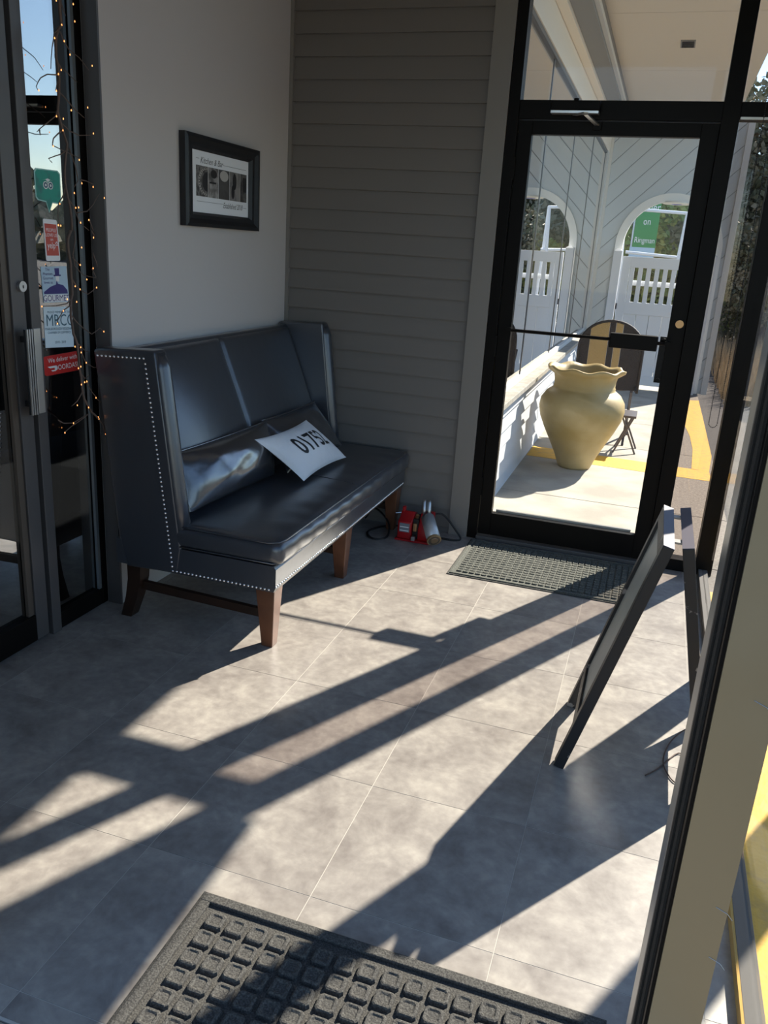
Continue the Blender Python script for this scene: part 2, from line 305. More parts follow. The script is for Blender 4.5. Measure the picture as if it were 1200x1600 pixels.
# floor with its tiles
fl = MB().box(-2.10, 0.43, 0.95, 4.32, -0.12, -0.0007).build('floor', M_GROUT); fl['kind'] = 'structure'; fl['_o'] = (0, 0, 0)
xs = [-2.10, -1.935, -1.485, -1.035, -0.585, -0.135, 0.315, 0.385]; ys = [0.955, 1.015] + [1.475+0.46*k for k in range(6)] + [4.235]
ys = sorted(set(round(y, 3) for y in ys)); ys = [y for y in ys if y <= 4.235] + [4.30]
ys = sorted(set(ys))
for i in range(len(xs)-1):
    for j in range(len(ys)-1):
        if xs[i+1]-xs[i] < 0.02 or ys[j+1]-ys[j] < 0.02: continue
        g = 0.0010; cx, cy = (xs[i]+xs[i+1])/2, (ys[j]+ys[j+1])/2
        hx, hy = (xs[i+1]-xs[i])/2-g, (ys[j+1]-ys[j])/2-g
        t = MB().box(-hx, hx, -hy, hy, -0.0006, 0).build('tile', M_TILE); t.location = (cx, cy, 0); t.parent = fl
def wallbox(name, m, x0, x1, y0, y1, z0, z1, parent=None, **k):
    o = MB().box(x0, x1, y0, y1, z0, z1).build(name, m, parent, **k)
    if parent is None: o['kind'] = 'structure'
    return o
wallbox('wall_left', M_WALL, -2.10, XW, 2.68, 4.32, 0, 3.0)
wallbox('wall_left', M_WALL, -2.10, -2.0, 0.95, 1.36, 0, 3.0)
wallbox('wall_left', M_WALL, -2.10, -2.0, 1.36, 2.68, 2.46, 3.0)
wallbox('wall_front', M_SIDE, -2.0, -1.16, 0.95, 1.05, 0, 3.0)
wallbox('ceiling', M_CEIL, -2.10, 0.49, 0.95, 4.22, 3.0, 3.08)
wallbox('wall_right', M_SIDE, 0.42, 0.47, 1.06, 4.21, 2.28, 3.0)
bw = structure('wall_back')
MB().box(-1.97, -0.83, 4.252, 4.32, 0, 3.0).build('backing', M_SIDE, bw)
z = 1.160 - 0.1024*12
while z < 2.95:
    z0, z1 = max(z, 0.0), min(z+0.106, 2.98)
    if z1-z0 > 0.02:
        MB().prism([(4.231, z0), (4.252, z0), (4.252, z1), (4.247, z1)], 'x', -1.955, -0.932).build('siding_board', M_SIDE, bw)
    z += 0.1024
wallbox('trim_1', M_TRIM, -1.969, -1.950, 4.224, 4.252, 0.0, 2.98)
wallbox('trim_2', M_TRIM, -0.932, -0.829, 4.214, 4.252, 0.0, 2.98)

# back storefront frame
w1 = structure('window_1')
def fr(name, x0, x1, y0, y1, z0, z1, par, m=M_BLACK, bev=0.002, **k): return MB().box(x0, x1, y0, y1, z0, z1).build(name, m, par, bev=bev, **k)
fr('post', -0.827, -0.775, 4.22, 4.31, 0, 3.0, w1); fr('post', 0.1285, 0.203, 4.22, 4.31, 0, 3.0, w1); fr('post', 0.368, 0.452, 4.22, 4.31, 0, 3.0, w1)
fr('crossbar', -0.775, 0.131, 4.225, 4.305, 2.118, 2.200, w1); fr('crossbar', 0.203, 0.368, 4.225, 4.305, 2.128, 2.20, w1)
fr('sill_rail', 0.203, 0.368, 4.225, 4.305, 0, 0.062, w1)
fr('head_rail', -0.775, 0.131, 4.225, 4.305, 2.94, 3.0, w1); fr('head_rail', 0.203, 0.368, 4.225, 4.305, 2.94, 3.0, w1)
fr('glazing_bead', 0.206, 0.366, 4.218, 4.224, 2.128, 2.138, w1, M_DSILV, 0)
M_TINT = glass_mat('tinted_glass', (0.78, 0.75, 0.73), 1.5, 0.6)
def pane(name, x0, x1, y0, y1, z0, z1, par, m=M_GLASS): return MB().box(x0, x1, y0, y1, z0, z1).build(name, m, par)
pane('pane', -0.775, 0.131, 4.262, 4.268, 2.2, 2.94, w1); pane('pane', 0.203, 0.368, 4.262, 4.268, 2.2, 2.94, w1)
pane('pane', 0.203, 0.368, 4.262, 4.268, 0.062, 2.128, w1, M_TINT)
# back door
d1 = structure('door_1', (-0.33, 4.26, 0))
fr('threshold', -0.775, 0.131, 4.205, 4.34, 0, 0.022, d1, M_GREYF)
Y0, Y1 = 4.236, 4.281
fr('stile', -0.772, -0.706, Y0, Y1, 0.027, 2.113, d1); fr('stile', 0.052, 0.128, Y0, Y1, 0.027, 2.113, d1)
fr('top_rail', -0.706, 0.052, Y0, Y1, 2.053, 2.113, d1); fr('bottom_rail', -0.706, 0.052, Y0, Y1, 0.027, 0.152, d1)
pane('pane', -0.706, 0.052, 4.256, 4.262, 0.152, 2.053, d1)
fr('door_sweep', -0.69, 0.03, 4.283, 4.30, 0.15, 0.163, d1, M_SILV, 0)
pb = MB().tube([(-0.715, 4.205, 1.140), (0.060, 4.205, 1.140)], 0.0085, 8)
for x in (-0.712, 0.058): pb.box(x-0.012, x+0.012, 4.196, 4.237, 1.128, 1.152)
pb.build('push_bar', M_BLACK, d1, bev=0)
lb = fr('latch_box', -0.212, 0.012, 4.180, 4.237, 1.102, 1.172, d1, M_BLACK, 0.004)
ph = MB().tube([(0.040, 4.281, 1.150), (0.040, 4.305, 1.150)], 0.010, 8).tube([(0.040, 4.281, 0.955), (0.040, 4.305, 0.955)], 0.010, 8)
ph.box(0.022, 0.067, 4.303, 4.318, 0.94, 1.165); ph.build('pull_handle', M_BLACK, d1)
MB().disc((0.098, 4.236, 1.236), (0, -1, 0), 0.019, 0.012, 20).build('lock_cylinder', M_BRASS, d1, smooth=False)
cl = fr('door_closer', -0.622, -0.398, 4.170, 4.226, 2.150, 2.190, d1, M_BLACK, 0.004)
fr('silver_base', -0.620, -0.402, 4.172, 4.224, 2.137, 2.149, cl, M_SILV, 0.001)
MB().disc((-0.51, 4.195, 2.19), (0, 0, 1), 0.012, 0.012, 10).build('spindle_cap', M_BLACK, cl)
MB().beam((-0.51, 4.19, 2.132), (-0.45, 4.10, 2.128), 0.022, 0.006).beam((-0.45, 4.10, 2.122), (-0.405, 4.228, 2.095), 0.020, 0.006).build('closer_arm', M_SILV, cl)
fr('arm_bracket', -0.425, -0.385, 4.222, 4.236, 2.075, 2.110, cl, M_BLACK, 0.002)
for z in (0.30, 1.05, 1.90):
    MB().tube([(-0.775, 4.228, z-0.05), (-0.775, 4.228, z+0.05)], 0.007, 8).build('hinge', M_BLACK, d1)
# right glass wall
w2 = structure('window_2')
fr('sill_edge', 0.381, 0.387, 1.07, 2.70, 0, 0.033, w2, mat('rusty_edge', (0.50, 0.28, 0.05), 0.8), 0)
fr('sill_rail', 0.387, 0.430, 1.07, 4.22, -0.10, 0.032, w2, mat('grey_sill', (0.12, 0.11, 0.10), 0.85))
fr('head_rail', 0.385, 0.478, 1.07, 4.22, 2.180, 2.280, w2)
for y0, y1 in ((3.06, 3.14),): fr('post', 0.385, 0.478, y0, y1, 0.032, 2.18, w2)
for y0, y1 in ((3.14, 4.22), (1.07, 3.06)): pane('pane', 0.405, 0.411, y0, y1, 0.032, 2.18, w2)
# near storefront the photograph is taken through
w4 = structure('window_3')
fr('post', 0.130, 0.200, 0.952, 1.085, 0, 3.0, w4)
fr('face_plate', 0.1345, 0.200, 0.947, 0.952, 0, 2.9, w4, M_TAN, 0)
fr('weatherstrip', 0.1265, 0.1300, 0.975, 1.000, 0, 2.9, w4, M_SEAL, 0)
fr('weatherstrip', 0.1270, 0.1300, 1.030, 1.050, 0, 2.9, w4, M_SEAL, 0)
fr('edge_strip', 0.130, 0.142, 1.086, 1.150, 0.0, 2.6, w4, mat('pale_edge_metal', (0.30, 0.31, 0.31), 0.3, 0.7), 0.002)
for k_, (zz, dx) in enumerate(((1.02, .04), (0.72, .05), (0.64, .055))):
    MB().tube([(0.135+dx, 0.9465, zz), (0.15+dx, 0.9465, zz-0.006), (0.157+dx, 0.9465, zz-0.014)], 0.0004, 4).build('scratch', M_SILV, w4)
fr('post', 0.370, 0.478, 0.955, 1.07, 0, 3.0, w4)
fr('crossbar', 0.20, 0.37, 0.96, 1.065, 2.118, 2.20, w4)
fr('sill_rail', 0.20, 0.37, 0.96, 1.065, 0, 0.075, w4)
pane('pane', 0.20, 0.37, 1.010, 1.016, 0.075, 2.118, w4); pane('pane', 0.20, 0.37, 1.010, 1.016, 2.20, 3.0, w4)
# inner doors on the left
w3 = structure('window_4')
fr('frame_stile', -2.085, -2.030, 2.328, 2.376, 0, 2.44, w3, M_GREYF); fr('frame_stile', -2.085, -2.038, 2.642, 2.678, 0, 2.44, w3, M_BLACK)
fr('jamb', -2.030, -1.966, 2.668, 2.679, 0, 2.46, w3, M_GREYF, 0.001)
fr('glazing_bead', -2.052, -2.040, 2.626, 2.642, 0.07, 2.40, w3, M_BEAD, 0.001)
fr('bottom_rail', -2.085, -2.034, 2.376, 2.642, 0.004, 0.072, w3, M_BLACK); fr('top_rail', -2.085, -2.034, 2.376, 2.642, 2.40, 2.44, w3, M_BLACK)
pane('pane', -2.062, -2.056, 2.376, 2.642, 0.07, 2.40, w3, M_LGLASS)
d2 = structure('door_2', (XL, 1.85, 0))
fr('stile', -2.085, -2.036, 2.250, 2.312, 0.012, 2.42, d2, M_GREYF); fr('stile', -2.085, -2.036, 1.385, 1.450, 0.012, 2.42, d2, M_GREYF)
fr('glazing_bead', -2.058, -2.044, 2.222, 2.250, 0.115, 2.36, d2, M_BROWN, 0.001)
fr('bottom_rail', -2.085, -2.036, 1.45, 2.250, 0.012, 0.115, d2, M_BLACK); fr('top_rail', -2.085, -2.036, 1.45, 2.250, 2.36, 2.42, d2, M_BLACK)
pane('pane', -2.066, -2.060, 1.45, 2.250, 0.115, 2.36, d2, M_LGLASS)
lk = MB().disc((-2.036, 2.294, 1.303), (1, 0, 0), 0.0175, 0.012, 20).build('lock_cylinder', M_SILV, d2)
fr('keyhole', -2.0239, -2.0225, 2.2925, 2.2955, 1.297, 1.307, lk, M_INK, 0)
hd = MB().box(-1.998, -1.990, 2.289, 2.322, 0.877, 1.168).build('pull_handle', M_DSILV, d2, bev=0.002)
for y in (2.252, 2.262, 2.273): fr('grip_rib', -1.998, -1.985, y, y+0.006, 0.877, 1.168, hd, M_SILV, 0.001)
fr('grip_core', -1.999, -1.991, 2.250, 2.289, 0.878, 1.167, hd, M_INK, 0.001)
for zz in (0.91, 1.13): fr('standoff', -2.037, -1.998, 2.275, 2.29, zz-.01, zz+.01, hd, M_INK, 0.001)
# unlit dining room behind the inner doors and behind the long windows
ir = structure('wall_inner')
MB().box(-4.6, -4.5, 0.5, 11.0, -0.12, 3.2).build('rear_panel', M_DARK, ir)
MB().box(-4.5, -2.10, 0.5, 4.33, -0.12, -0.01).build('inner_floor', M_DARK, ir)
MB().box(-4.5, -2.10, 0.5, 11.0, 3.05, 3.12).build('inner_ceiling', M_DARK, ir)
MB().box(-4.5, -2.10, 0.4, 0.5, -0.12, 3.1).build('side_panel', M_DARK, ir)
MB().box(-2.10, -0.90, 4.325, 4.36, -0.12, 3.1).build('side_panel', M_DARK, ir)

# ---------------------------------------------------------------- outside: walkway, building wall, arch
wf = structure('floor_outside')
def slab(x0, x1, y0, y1, m=M_CONC, z=0.0, name='slab'):
    t = MB().box(x0+.003, x1-.003, y0+.003, y1-.003, -0.15, z).build(name, m, wf, bev=0.004); return t
for y0, y1 in ((4.34, 5.30), (5.30, 6.55), (6.55, 7.12), (7.12, 8.32), (8.32, 9.60), (9.60, 10.9), (10.9, 12.6)):
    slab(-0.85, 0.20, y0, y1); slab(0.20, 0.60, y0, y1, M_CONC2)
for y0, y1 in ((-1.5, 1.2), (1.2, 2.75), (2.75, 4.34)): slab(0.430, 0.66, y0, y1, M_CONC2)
slab(-2.2, 0.430, -1.5, 0.95)
def paint(poly, z=0.0015): MB().prism(poly, 'z', z-0.003, z).build('yellow_stripe', M_YEL, wf)
paint([(-0.83, 6.36), (0.55, 6.30), (0.55, 6.62), (-0.83, 6.72)])
paint([(0.42, 6.62), (0.55, 6.62), (0.595, 7.2), (0.597, 9.0), (0.595, 10.3), (0.40, 10.2), (0.39, 9.4), (0.40, 8.6), (0.44, 8.0), (0.45, 7.4)])
paint([(0.434, 0.6), (0.655, 0.6), (0.655, 4.0), (0.434, 4.0)])
MB().box(0.6595, 0.663, -1.4, 4.3, -0.15, -0.004).build('yellow_stripe', M_YEL, wf)
gl_ = MB().box(-40, 60, -40, 80, -0.30, -0.152).build('ground', M_ASPH); gl_['kind'] = 'structure'

sh_post = wallbox('shadow_post', M_WTRIM, 1.08, 1.20, 3.20, 3.357, -0.15, 3.3)  # added post out of view, casts a shadow edge on the vestibule floor
ow = structure('wall_outside')
MB().box(-0.90, -0.870, 4.36, 10.87, -0.1, 0.62).build('backing', M_WSIDE, ow)
z = 0.0
while z < 0.60:
    MB().prism([(-0.838, z), (-0.871, z), (-0.871, z+0.106), (-0.863, z+0.106)], 'y', 4.36, 10.86).build('siding_board', M_WSIDE, ow); z += 0.104
MB().box(-0.90, -0.785, 4.34, 10.80, 0.622, 0.658).build('window_ledge', M_LEDGE, ow, bev=0.004)
MB().box(-0.90, -0.855, 4.34, 10.86, 2.73, 2.96).build('frieze_board', M_OCEIL, ow)
MB().box(-0.90, -0.855, 10.60, 10.86, 0.658, 2.73).build('corner_board', M_WTRIM, ow)
MB().box(-0.853, -0.66, 4.34, 10.86, 2.96, 3.145).build('ceiling_beam', M_VENTED, ow)
MB().box(-0.659, -0.63, 4.34, 10.86, 2.985, 3.02).build('beam_moulding', M_WTRIM, ow)
MB().box(-0.853, -0.79, 4.34, 10.86, 2.93, 2.96).build('beam_moulding', M_OCEIL, ow)
w5 = structure('window_5')
fr('sill_rail', -0.90, -0.862, 4.34, 10.6, 0.658, 0.700, w5, M_WTRIM); fr('head_rail', -0.90, -0.862, 4.34, 10.6, 2.70, 2.73, w5, M_GREYF)
for y in (5.84, 7.40, 9.00, 10.56): fr('mullion', -0.90, -0.874, y-0.013, y+0.013, 0.70, 2.70, w5, M_GREYF)
for y0, y1 in ((4.34, 5.822), (5.858, 7.382), (7.418, 8.982), (9.018, 10.542)): pane('pane', -0.884, -0.878, y0, y1, 0.70, 2.70, w5, M_MIRR)
oc = structure('ceiling_outside')
for y0, y1 in ((4.33, 6.64), (6.64, 8.48), (8.48, 10.98)):
    MB().box(-0.90, 0.50, y0+.003, y1-.003, 3.15, 3.24).build('soffit_panel', M_OCEIL, oc)
MB().box(-0.90, 0.50, 4.33, 10.98, 3.245, 3.26).build('roof_deck', M_WTRIM, oc)
vt = MB().box(-0.165, -0.055, 7.40, 7.62, 3.142, 3.1505).build('ceiling_vent', M_VENTED, oc)
for k in range(5): MB().box(-0.155, -0.065, 7.42+.04*k, 7.435+.04*k, 3.138, 3.143).build('vent_slat', M_INK, vt)

# arch wall made of diagonal boards
AX, AR, AZ, WX0, WX1, WY = -0.03, 0.53, 1.70, -0.86, 0.66, 10.87
aw = structure('wall_arch')
def arch_faces():
    v, f = [], []
    def q(a, b, c, d): k = len(v); v.extend([a, b, c, d]); f.append((k, k+1, k+2, k+3))
    q((WX0, 0), (AX-AR, 0), (AX-AR, AZ), (WX0, AZ)); q((AX+AR, 0), (WX1, 0), (WX1, AZ), (AX+AR, AZ))
    q((WX0, AZ), (AX-AR, AZ), (AX-AR, 3.14), (WX0, 3.14)); q((AX+AR, AZ), (WX1, AZ), (WX1, 3.14), (AX+AR, 3.14))
    n = 24
    for i in range(n):
        a, b = math.pi*(1-i/n), math.pi*(1-(i+1)/n); p = (AX+AR*math.cos(a), AZ+AR*math.sin(a)); r = (AX+AR*math.cos(b), AZ+AR*math.sin(b))
        q(p, r, (r[0], 3.14), (p[0], 3.14))
    return v, f
v2, f2 = arch_faces(); dn = Vector((-1, 0, 1)).normalized(); st = 0.170
lo = min(Vector((a, 0, b)).dot(dn) for a, b in v2); hi = max(Vector((a, 0, b)).dot(dn) for a, b in v2)
t = lo
while t < hi:
    bm = bmesh.new(); vs = [bm.verts.new((a, WY, b)) for a, b in v2]
    for fc in f2: bm.faces.new([vs[i] for i in fc])
    bmesh.ops.remove_doubles(bm, verts=bm.verts[:], dist=1e-5)
    for off, inner in ((t+0.003, True), (t+st-0.003, False)):
        bmesh.ops.bisect_plane(bm, geom=bm.verts[:]+bm.edges[:]+bm.faces[:], plane_co=dn*off + Vector((0, WY, 0)), plane_no=dn, clear_inner=inner, clear_outer=not inner)
    if bm.faces:
        r = bmesh.ops.extrude_face_region(bm, geom=bm.faces[:]); bmesh.ops.translate(bm, vec=(0, 0.03, 0), verts=[e for e in r['geom'] if isinstance(e, bmesh.types.BMVert)])
        b = MB(); bm.verts.index_update(); b.v = [tuple(x.co) for x in bm.verts]; b.f = [tuple(x.index for x in fc.verts) for fc in bm.faces]; b.build('diagonal_board', M_ARCHB, aw)
    bm.free(); t += st
b = MB(); b.v = [(a, WY+0.035, c) for a, c in v2]; b.f = list(f2); k = len(b.v); b.v += [(a, WY+0.10, c) for a, c in v2]; b.f += [tuple(i+k for i in fc) for fc in f2]
b.build('backing', mat('board_joint', (0.27, 0.29, 0.30), 0.8), aw)
def ring(r0, r1, y0, y1, zb=0.0, n=28):
    p = [(AX-r1, zb)] + [(AX+r1*math.cos(math.pi*(1-i/n)), AZ+r1*math.sin(math.pi*(1-i/n))) for i in range(n+1)] + [(AX+r1, zb)]
    q = [(AX-r0, zb)] + [(AX+r0*math.cos(math.pi*(1-i/n)), AZ+r0*math.sin(math.pi*(1-i/n))) for i in range(n+1)] + [(AX+r0, zb)]
    m = len(p); b = MB(); b.v = [(x, y, z) for y in (y0, y1) for s in (p, q) for x, z in s]
    for i in range(m-1):
        A, B, C, D = i, i+m, i+2*m, i+3*m
        b.f += [(A, A+1, B+1, B), (C, D, D+1, C+1), (A, C, C+1, A+1), (B, B+1, D+1, D)]
    return b
ring(AR-0.005, AR+0.085, WY-0.02, WY+0.11).build('arch_casing', M_CASE, aw)
MB().box(-0.855, -0.82, WY-0.03, WY-0.001, 0.66, 3.14).build('corner_trim', M_WTRIM, aw)
MB().box(0.63, 0.70, WY-0.03, WY+0.12, 0, 3.14).build('corner_trim', M_WTRIM, aw)

# ================================================================ OBJECTS INSIDE
# ---- settee
S = thing('settee', 'dark leather high-backed settee with nailhead trim and wooden legs, against the left wall', 'settee', (-1.60, 3.38, 0))
SY0, SY1 = 2.560, 4.205
def wing(y0, y1, name):
    P = [(-1.966, 1.075), (-1.945, 1.085), (-1.702, 1.096), (-1.697, 1.085), (-1.606, 0.345), (-1.622, 0.243), (-1.856, 0.232), (-1.888, 0.36)]
    b = MB(); n = 12; b.prism(P, 'y', y0, y1); return b.build(name, M_LEATHER, S, bev=0.022, seg=5)
wn = wing(SY0, SY0+0.075, 'wing'); wf_ = wing(SY1-0.075, SY1, 'wing')
for y0, y1, wg in ((SY0+0.004, SY0+0.072, wn), (SY1-0.072, SY1-0.004, wf_)):   # rolled front edge of each wing
    yc = (y0+y1)/2
    MB().tube([(-1.712, yc, 1.070), (-1.700, yc, 1.03), (-1.640, yc, 0.55), (-1.618, yc, 0.37)], [0.030, 0.036, 0.036, 0.036], 14).build('wing_roll', M_LEATHER, wg, smooth=True)
# seat rail with its gently curved lower edge
n = 24; b = MB()
for i in range(n+1):
    y = SY0+0.002 + (SY1-SY0-0.004)*i/n; zz = 0.243 + 0.016*max(0, (abs(2*i/n-1)-0.0))**4*0 + 0.0
    b.v += [(-1.90, y, 0.243), (-1.213, y, zz), (-1.205, y, zz+0.02), (-1.205, y, 0.335), (-1.215, y, 0.348), (-1.90, y, 0.348)]
for i in range(n):
    for j in range(6): a = i*6+j; c = i*6+(j+1) % 6; b.f.append((a, c, c+6, a+6))
b.f += [tuple(range(5, -1, -1)), tuple(range(n*6, n*6+6))]
b.build('seat_rail', M_LEATHER, S)
def seat_wr(p):
    # drop towards the ends and puckers along the front
    if p.x > -1.30 and p.z > 0.36: p.z += 0.003*math.sin(p.y*31+1)*math.sin(p.y*13); p.x += 0.0025*math.sin(p.y*43)
    return p
sc_ = rbox((-1.78, SY0+0.004, 0.345), (-1.182, SY1+0.020, 0.440), 0.034, (0.006, 0.004, 0.020), (18, 60, 8), seat_wr).build('seat_cushion', M_LEATHER, S, smooth=True)
pp = [(-1.70, SY0+0.012, 0.434), (-1.24, SY0+0.012, 0.434), (-1.205, SY0+0.03, 0.436), (-1.196, SY0+0.07, 0.437)] + [(-1.194, y, 0.440) for y in (2.9, 3.3, 3.7, 4.1)] + [(-1.198, SY1-0.02, 0.437), (-1.24, SY1+0.010, 0.434), (-1.5, SY1+0.012, 0.434)]
MB().tube(pp, 0.0038, 6).build('piping', M_LEATHER, sc_, smooth=True)
pp = [(-1.62, SY0+0.004, 0.356), (-1.22, SY0+0.006, 0.356), (-1.190, SY0+0.04, 0.358)] + [(-1.184, y, 0.360) for y in (2.9, 3.4, 3.9)] + [(-1.19, SY1+0.00, 0.358)]
MB().tube(pp, 0.0035, 6).build('piping', M_LEATHER, sc_, smooth=True)
MB().tube([(-1.62, 3.42, 0.4615), (-1.40, 3.42, 0.4625), (-1.23, 3.42, 0.452), (-1.196, 3.42, 0.440), (-1.178, 3.42, 0.40), (-1.182, 3.42, 0.362)], 0.0022, 5).build('seam', M_LEATHER, sc_, smooth=True)
# back: raked slab, two leather panels meeting in a seam
RK = math.atan2(0.24, 0.62)
def rake(p):   # local: x thickness, z up the slab
    x, z = p.x, p.z; return Vector((-1.660 + x*math.cos(RK) - z*math.sin(RK), p.y, 0.43 + z*math.cos(RK) + x*math.sin(RK)))
MB().prism([(-1.966, 1.066), (-1.915, 1.072), (-1.895, 1.03), (-1.72, 0.30), (-1.856, 0.24), (-1.89, 0.36)], 'y', SY0+0.06, SY1-0.06).build('back_frame', M_LEATHER, S, bev=0.012, seg=3)
for y0, y1 in ((SY0+0.066, 3.381), (3.383, SY1-0.066)):
    rbox((-0.085, y0, -0.04), (0.006, y1, 0.675), 0.012, (0.045 if y0 < 3 else 0.012, 0, 0), (5, 22, 22), rake, cp=2).build('back_panel', M_LEATHER, S, smooth=True)
def leg(x, y, dx, dy, w0=0.078, w1=0.046, h=0.246, name='leg'):
    a, c = w0/2, w1/2
    return MB().hexa([(x+dx-c, y+dy-c, 0), (x+dx+c, y+dy-c, 0), (x+dx+c, y+dy+c, 0), (x+dx-c, y+dy+c, 0), (x-a, y-a, h), (x+a, y-a, h), (x+a, y+a, h), (x-a, y+a, h)]).build(name, M_WOOD, S, bev=0.003)
for y in (2.607, 3.372, 4.150): leg(-1.252, y, 0.004, 0.0)
for y in (2.612, 3.372, 4.150):
    b = MB(); sec = [(-1.835, 0.246, .034), (-1.838, 0.17, .032), (-1.855, 0.09, .029), (-1.885, 0.0, .026)]
    b.v = [(x+sx*w_*0.9, y+sy*w_, z) for x, z, w_ in sec for sx, sy in ((-1, -1), (1, -1), (1, 1), (-1, 1))]
    for i in range(3):
        for j in range(4): a, c = i*4+j, i*4+(j+1) % 4; b.f.append((a, c, c+4, a+4))
    b.f += [(3, 2, 1, 0), (12, 13, 14, 15)]; b.build('leg', M_WOODD, S)
    MB().beam((-1.850, y, 0.145), (-1.275, y, 0.128), 0.022, 0.034).build('stretcher', M_WOODD, S)
def nails(pts, nrm, name='nailhead_trim'):
    b = MB(); nrm = Vector(nrm); tot = 0; step = 0.0175
    for (p, q) in zip(pts[:-1], pts[1:]):
        p, q = Vector(p), Vector(q); L = (q-p).length; k = max(1, round(L/step))
        for i in range(k):
            c = p.lerp(q, i/k); u = (q-p).normalized(); v = nrm.cross(u); r = 0.0052
            base = [c + r*(math.cos(t*math.pi/3)*u + math.sin(t*math.pi/3)*v) for t in range(6)]; kk = len(b.v)
            b.v += [tuple(x) for x in base] + [tuple(c+nrm*0.0035+0.55*(x-c)) for x in base] + [tuple(c+nrm*0.0045)]
            for t in range(6):
                b.f.append((kk+t, kk+(t+1) % 6, kk+6+(t+1) % 6, kk+6+t)); b.f.append((kk+6+t, kk+6+(t+1) % 6, kk+12))
    o = b.build(name, M_NAIL, S, smooth=True); o['kind'] = 'stuff'; return o
nails([(-1.945, SY0-0.0005, 1.056), (-1.748, SY0-0.0005, 1.064), (-1.742, SY0-0.0005, 1.045), (-1.655, SY0-0.0005, 0.345), (-1.645, SY0-0.0005, 0.252)], (0, -1, 0))
nails([(-1.645, SY0+0.0015, 0.252), (-1.216, SY0+0.0015, 0.252)], (0, -1, 0))
nails([(-1.2045, SY0+0.006, 0.264), (-1.2045, SY1-0.006, 0.264)], (1, 0, 0))

# ---- loose leather cushions and the white pillow
c1 = Cushion((-1.610, 2.645, 0.474), (-1.570, 3.310, 0.474), (-1.655, 3.385, 0.700), (-1.712, 2.645, 0.690), 0.095, 0.020, 0.02, 0.006, 3)
o = c1.mesh().build('lumbar_cushion', M_LEATHER2, None, (-1.62, 2.98, 0.46), smooth=True); o['label'] = 'wrinkled black leather lumbar cushion at the near end of the settee'; o['category'] = 'cushion'; o['group'] = 'black leather lumbar cushions on the settee'
k = len([1])
e = MB().tube([c1.at(i/20, 1.0) for i in range(21)], 0.004, 6).build('piping', M_LEATHER2, o, smooth=True)
c2 = Cushion((-1.545, 3.390, 0.462), (-1.530, 4.060, 0.462), (-1.690, 4.030, 0.690), (-1.700, 3.420, 0.690), 0.055, 0.02, 0.03, 0.005, 8)
o = c2.mesh().build('lumbar_cushion', M_LEATHER2, None, (-1.62, 3.72, 0.46), smooth=True); o['label'] = 'black leather lumbar cushion at the far end of the settee behind the white pillow'; o['category'] = 'cushion'; o['group'] = 'black leather lumbar cushions on the settee'
MB().tube([c2.at(i/20, 1.0) for i in range(21)], 0.004, 6).build('piping', M_LEATHER2, o, smooth=True)
BL, BR, TR, TL = (-1.405, 3.262, 0.476), (-1.395, 3.772, 0.476), (-1.572, 3.655, 0.668), (-1.585, 3.125, 0.672)
cw = Cushion(BL, BR, TR, TL, 0.060, 0.035, 0.055, 0.0036, 5)
pw = cw.mesh(36).build('throw_pillow', M_PILL, None, (-1.46, 3.45, 0.47), smooth=True); pw['label'] = 'small white satin pillow printed with black numbers, lying on the settee'; pw['category'] = 'pillow'
tb = text_mb('01752', 1.0, lambda x, y: cw.at(0.525 + x*0.240, 0.53 + y*0.54, 1, 0.0012), squeeze=1.0, grid=0.12, bold=0.018)
tb.build('printed_number', M_INK, pw)

# ---- framed picture on the painted wall
pf = thing('framed_picture', 'black framed print of grey photographs hanging on the painted wall above the settee', 'picture', (XW, 3.515, 1.54))
FY0, FY1, FZ0, FZ1, FW = 3.176, 3.850, 1.537, 1.903, 0.082
def mitre(side):
    o_ = [(FY0, FZ0), (FY1, FZ0), (FY1, FZ1), (FY0, FZ1)]; i_ = [(FY0+FW, FZ0+FW*.72), (FY1-FW, FZ0+FW*.72), (FY1-FW, FZ1-FW*.72), (FY0+FW, FZ1-FW*.72)]
    a, b_ = side, (side+1) % 4; lerp = lambda p, q, t: (p[0]+(q[0]-p[0])*t, p[1]+(q[1]-p[1])*t)
    b = MB(); prof = [(0, 0.002), (0, 0.030), (0.25, 0.034), (0.55, 0.024), (0.8, 0.024), (1, 0.012), (1, 0.002)]
    for (A, I) in ((o_[a], i_[a]), (o_[b_], i_[b_])):
        for t, h in prof: p = lerp(A, I, t); b.v.append((XW+h, p[0], p[1]))
    m = len(prof); b.f = [(i, (i+1) % m, m+(i+1) % m, m+i) for i in range(m)] + [tuple(range(m)), tuple(range(m, 2*m))]
    return b
for sd in range(4): mitre(sd).build('frame_side', M_FRAME, pf)
iy0, iy1, iz0, iz1 = FY0+FW-0.002, FY1-FW+0.002, FZ0+FW*.72-0.002, FZ1-FW*.72+0.002
MB().box(XW+0.003, XW+0.010, iy0, iy1, iz0, iz1).build('print', M_PAPER, pf)
def on_print(x, y, h=0.0105): return (XW+h, iy0 + x*(iy1-iy0), iz0 + y*(iz1-iz0))
def flatq(x0, x1, y0, y1, h, m, name='photo', par=None):
    a, c = on_print(x0, y0, h), on_print(x1, y1, h); return MB().box(a[0]-0.0004, a[0], a[1], c[1], a[2], c[2]).build(name, m, par or pf)
GR = [mat('photo_tone_%s' % nm, (g, g*0.94, g*0.88), 0.7, noise=(nz, (g2, g2*.95, g2*.9), 0.4, 0.62)) for nm, g, g2, nz in (('gear', .06, .22, 60), ('glass', .12, .40, 25), ('stem', .07, .10, 20), ('curtain', .28, .14, 18), ('room', .05, .13, 30))]
for k_, (x0, x1) in enumerate(((.07, .26), (.27, .44), (.445, .635), (.64, .83), (.835, .96))): flatq(x0, x1, .27, .76, 0.0108, GR[k_])
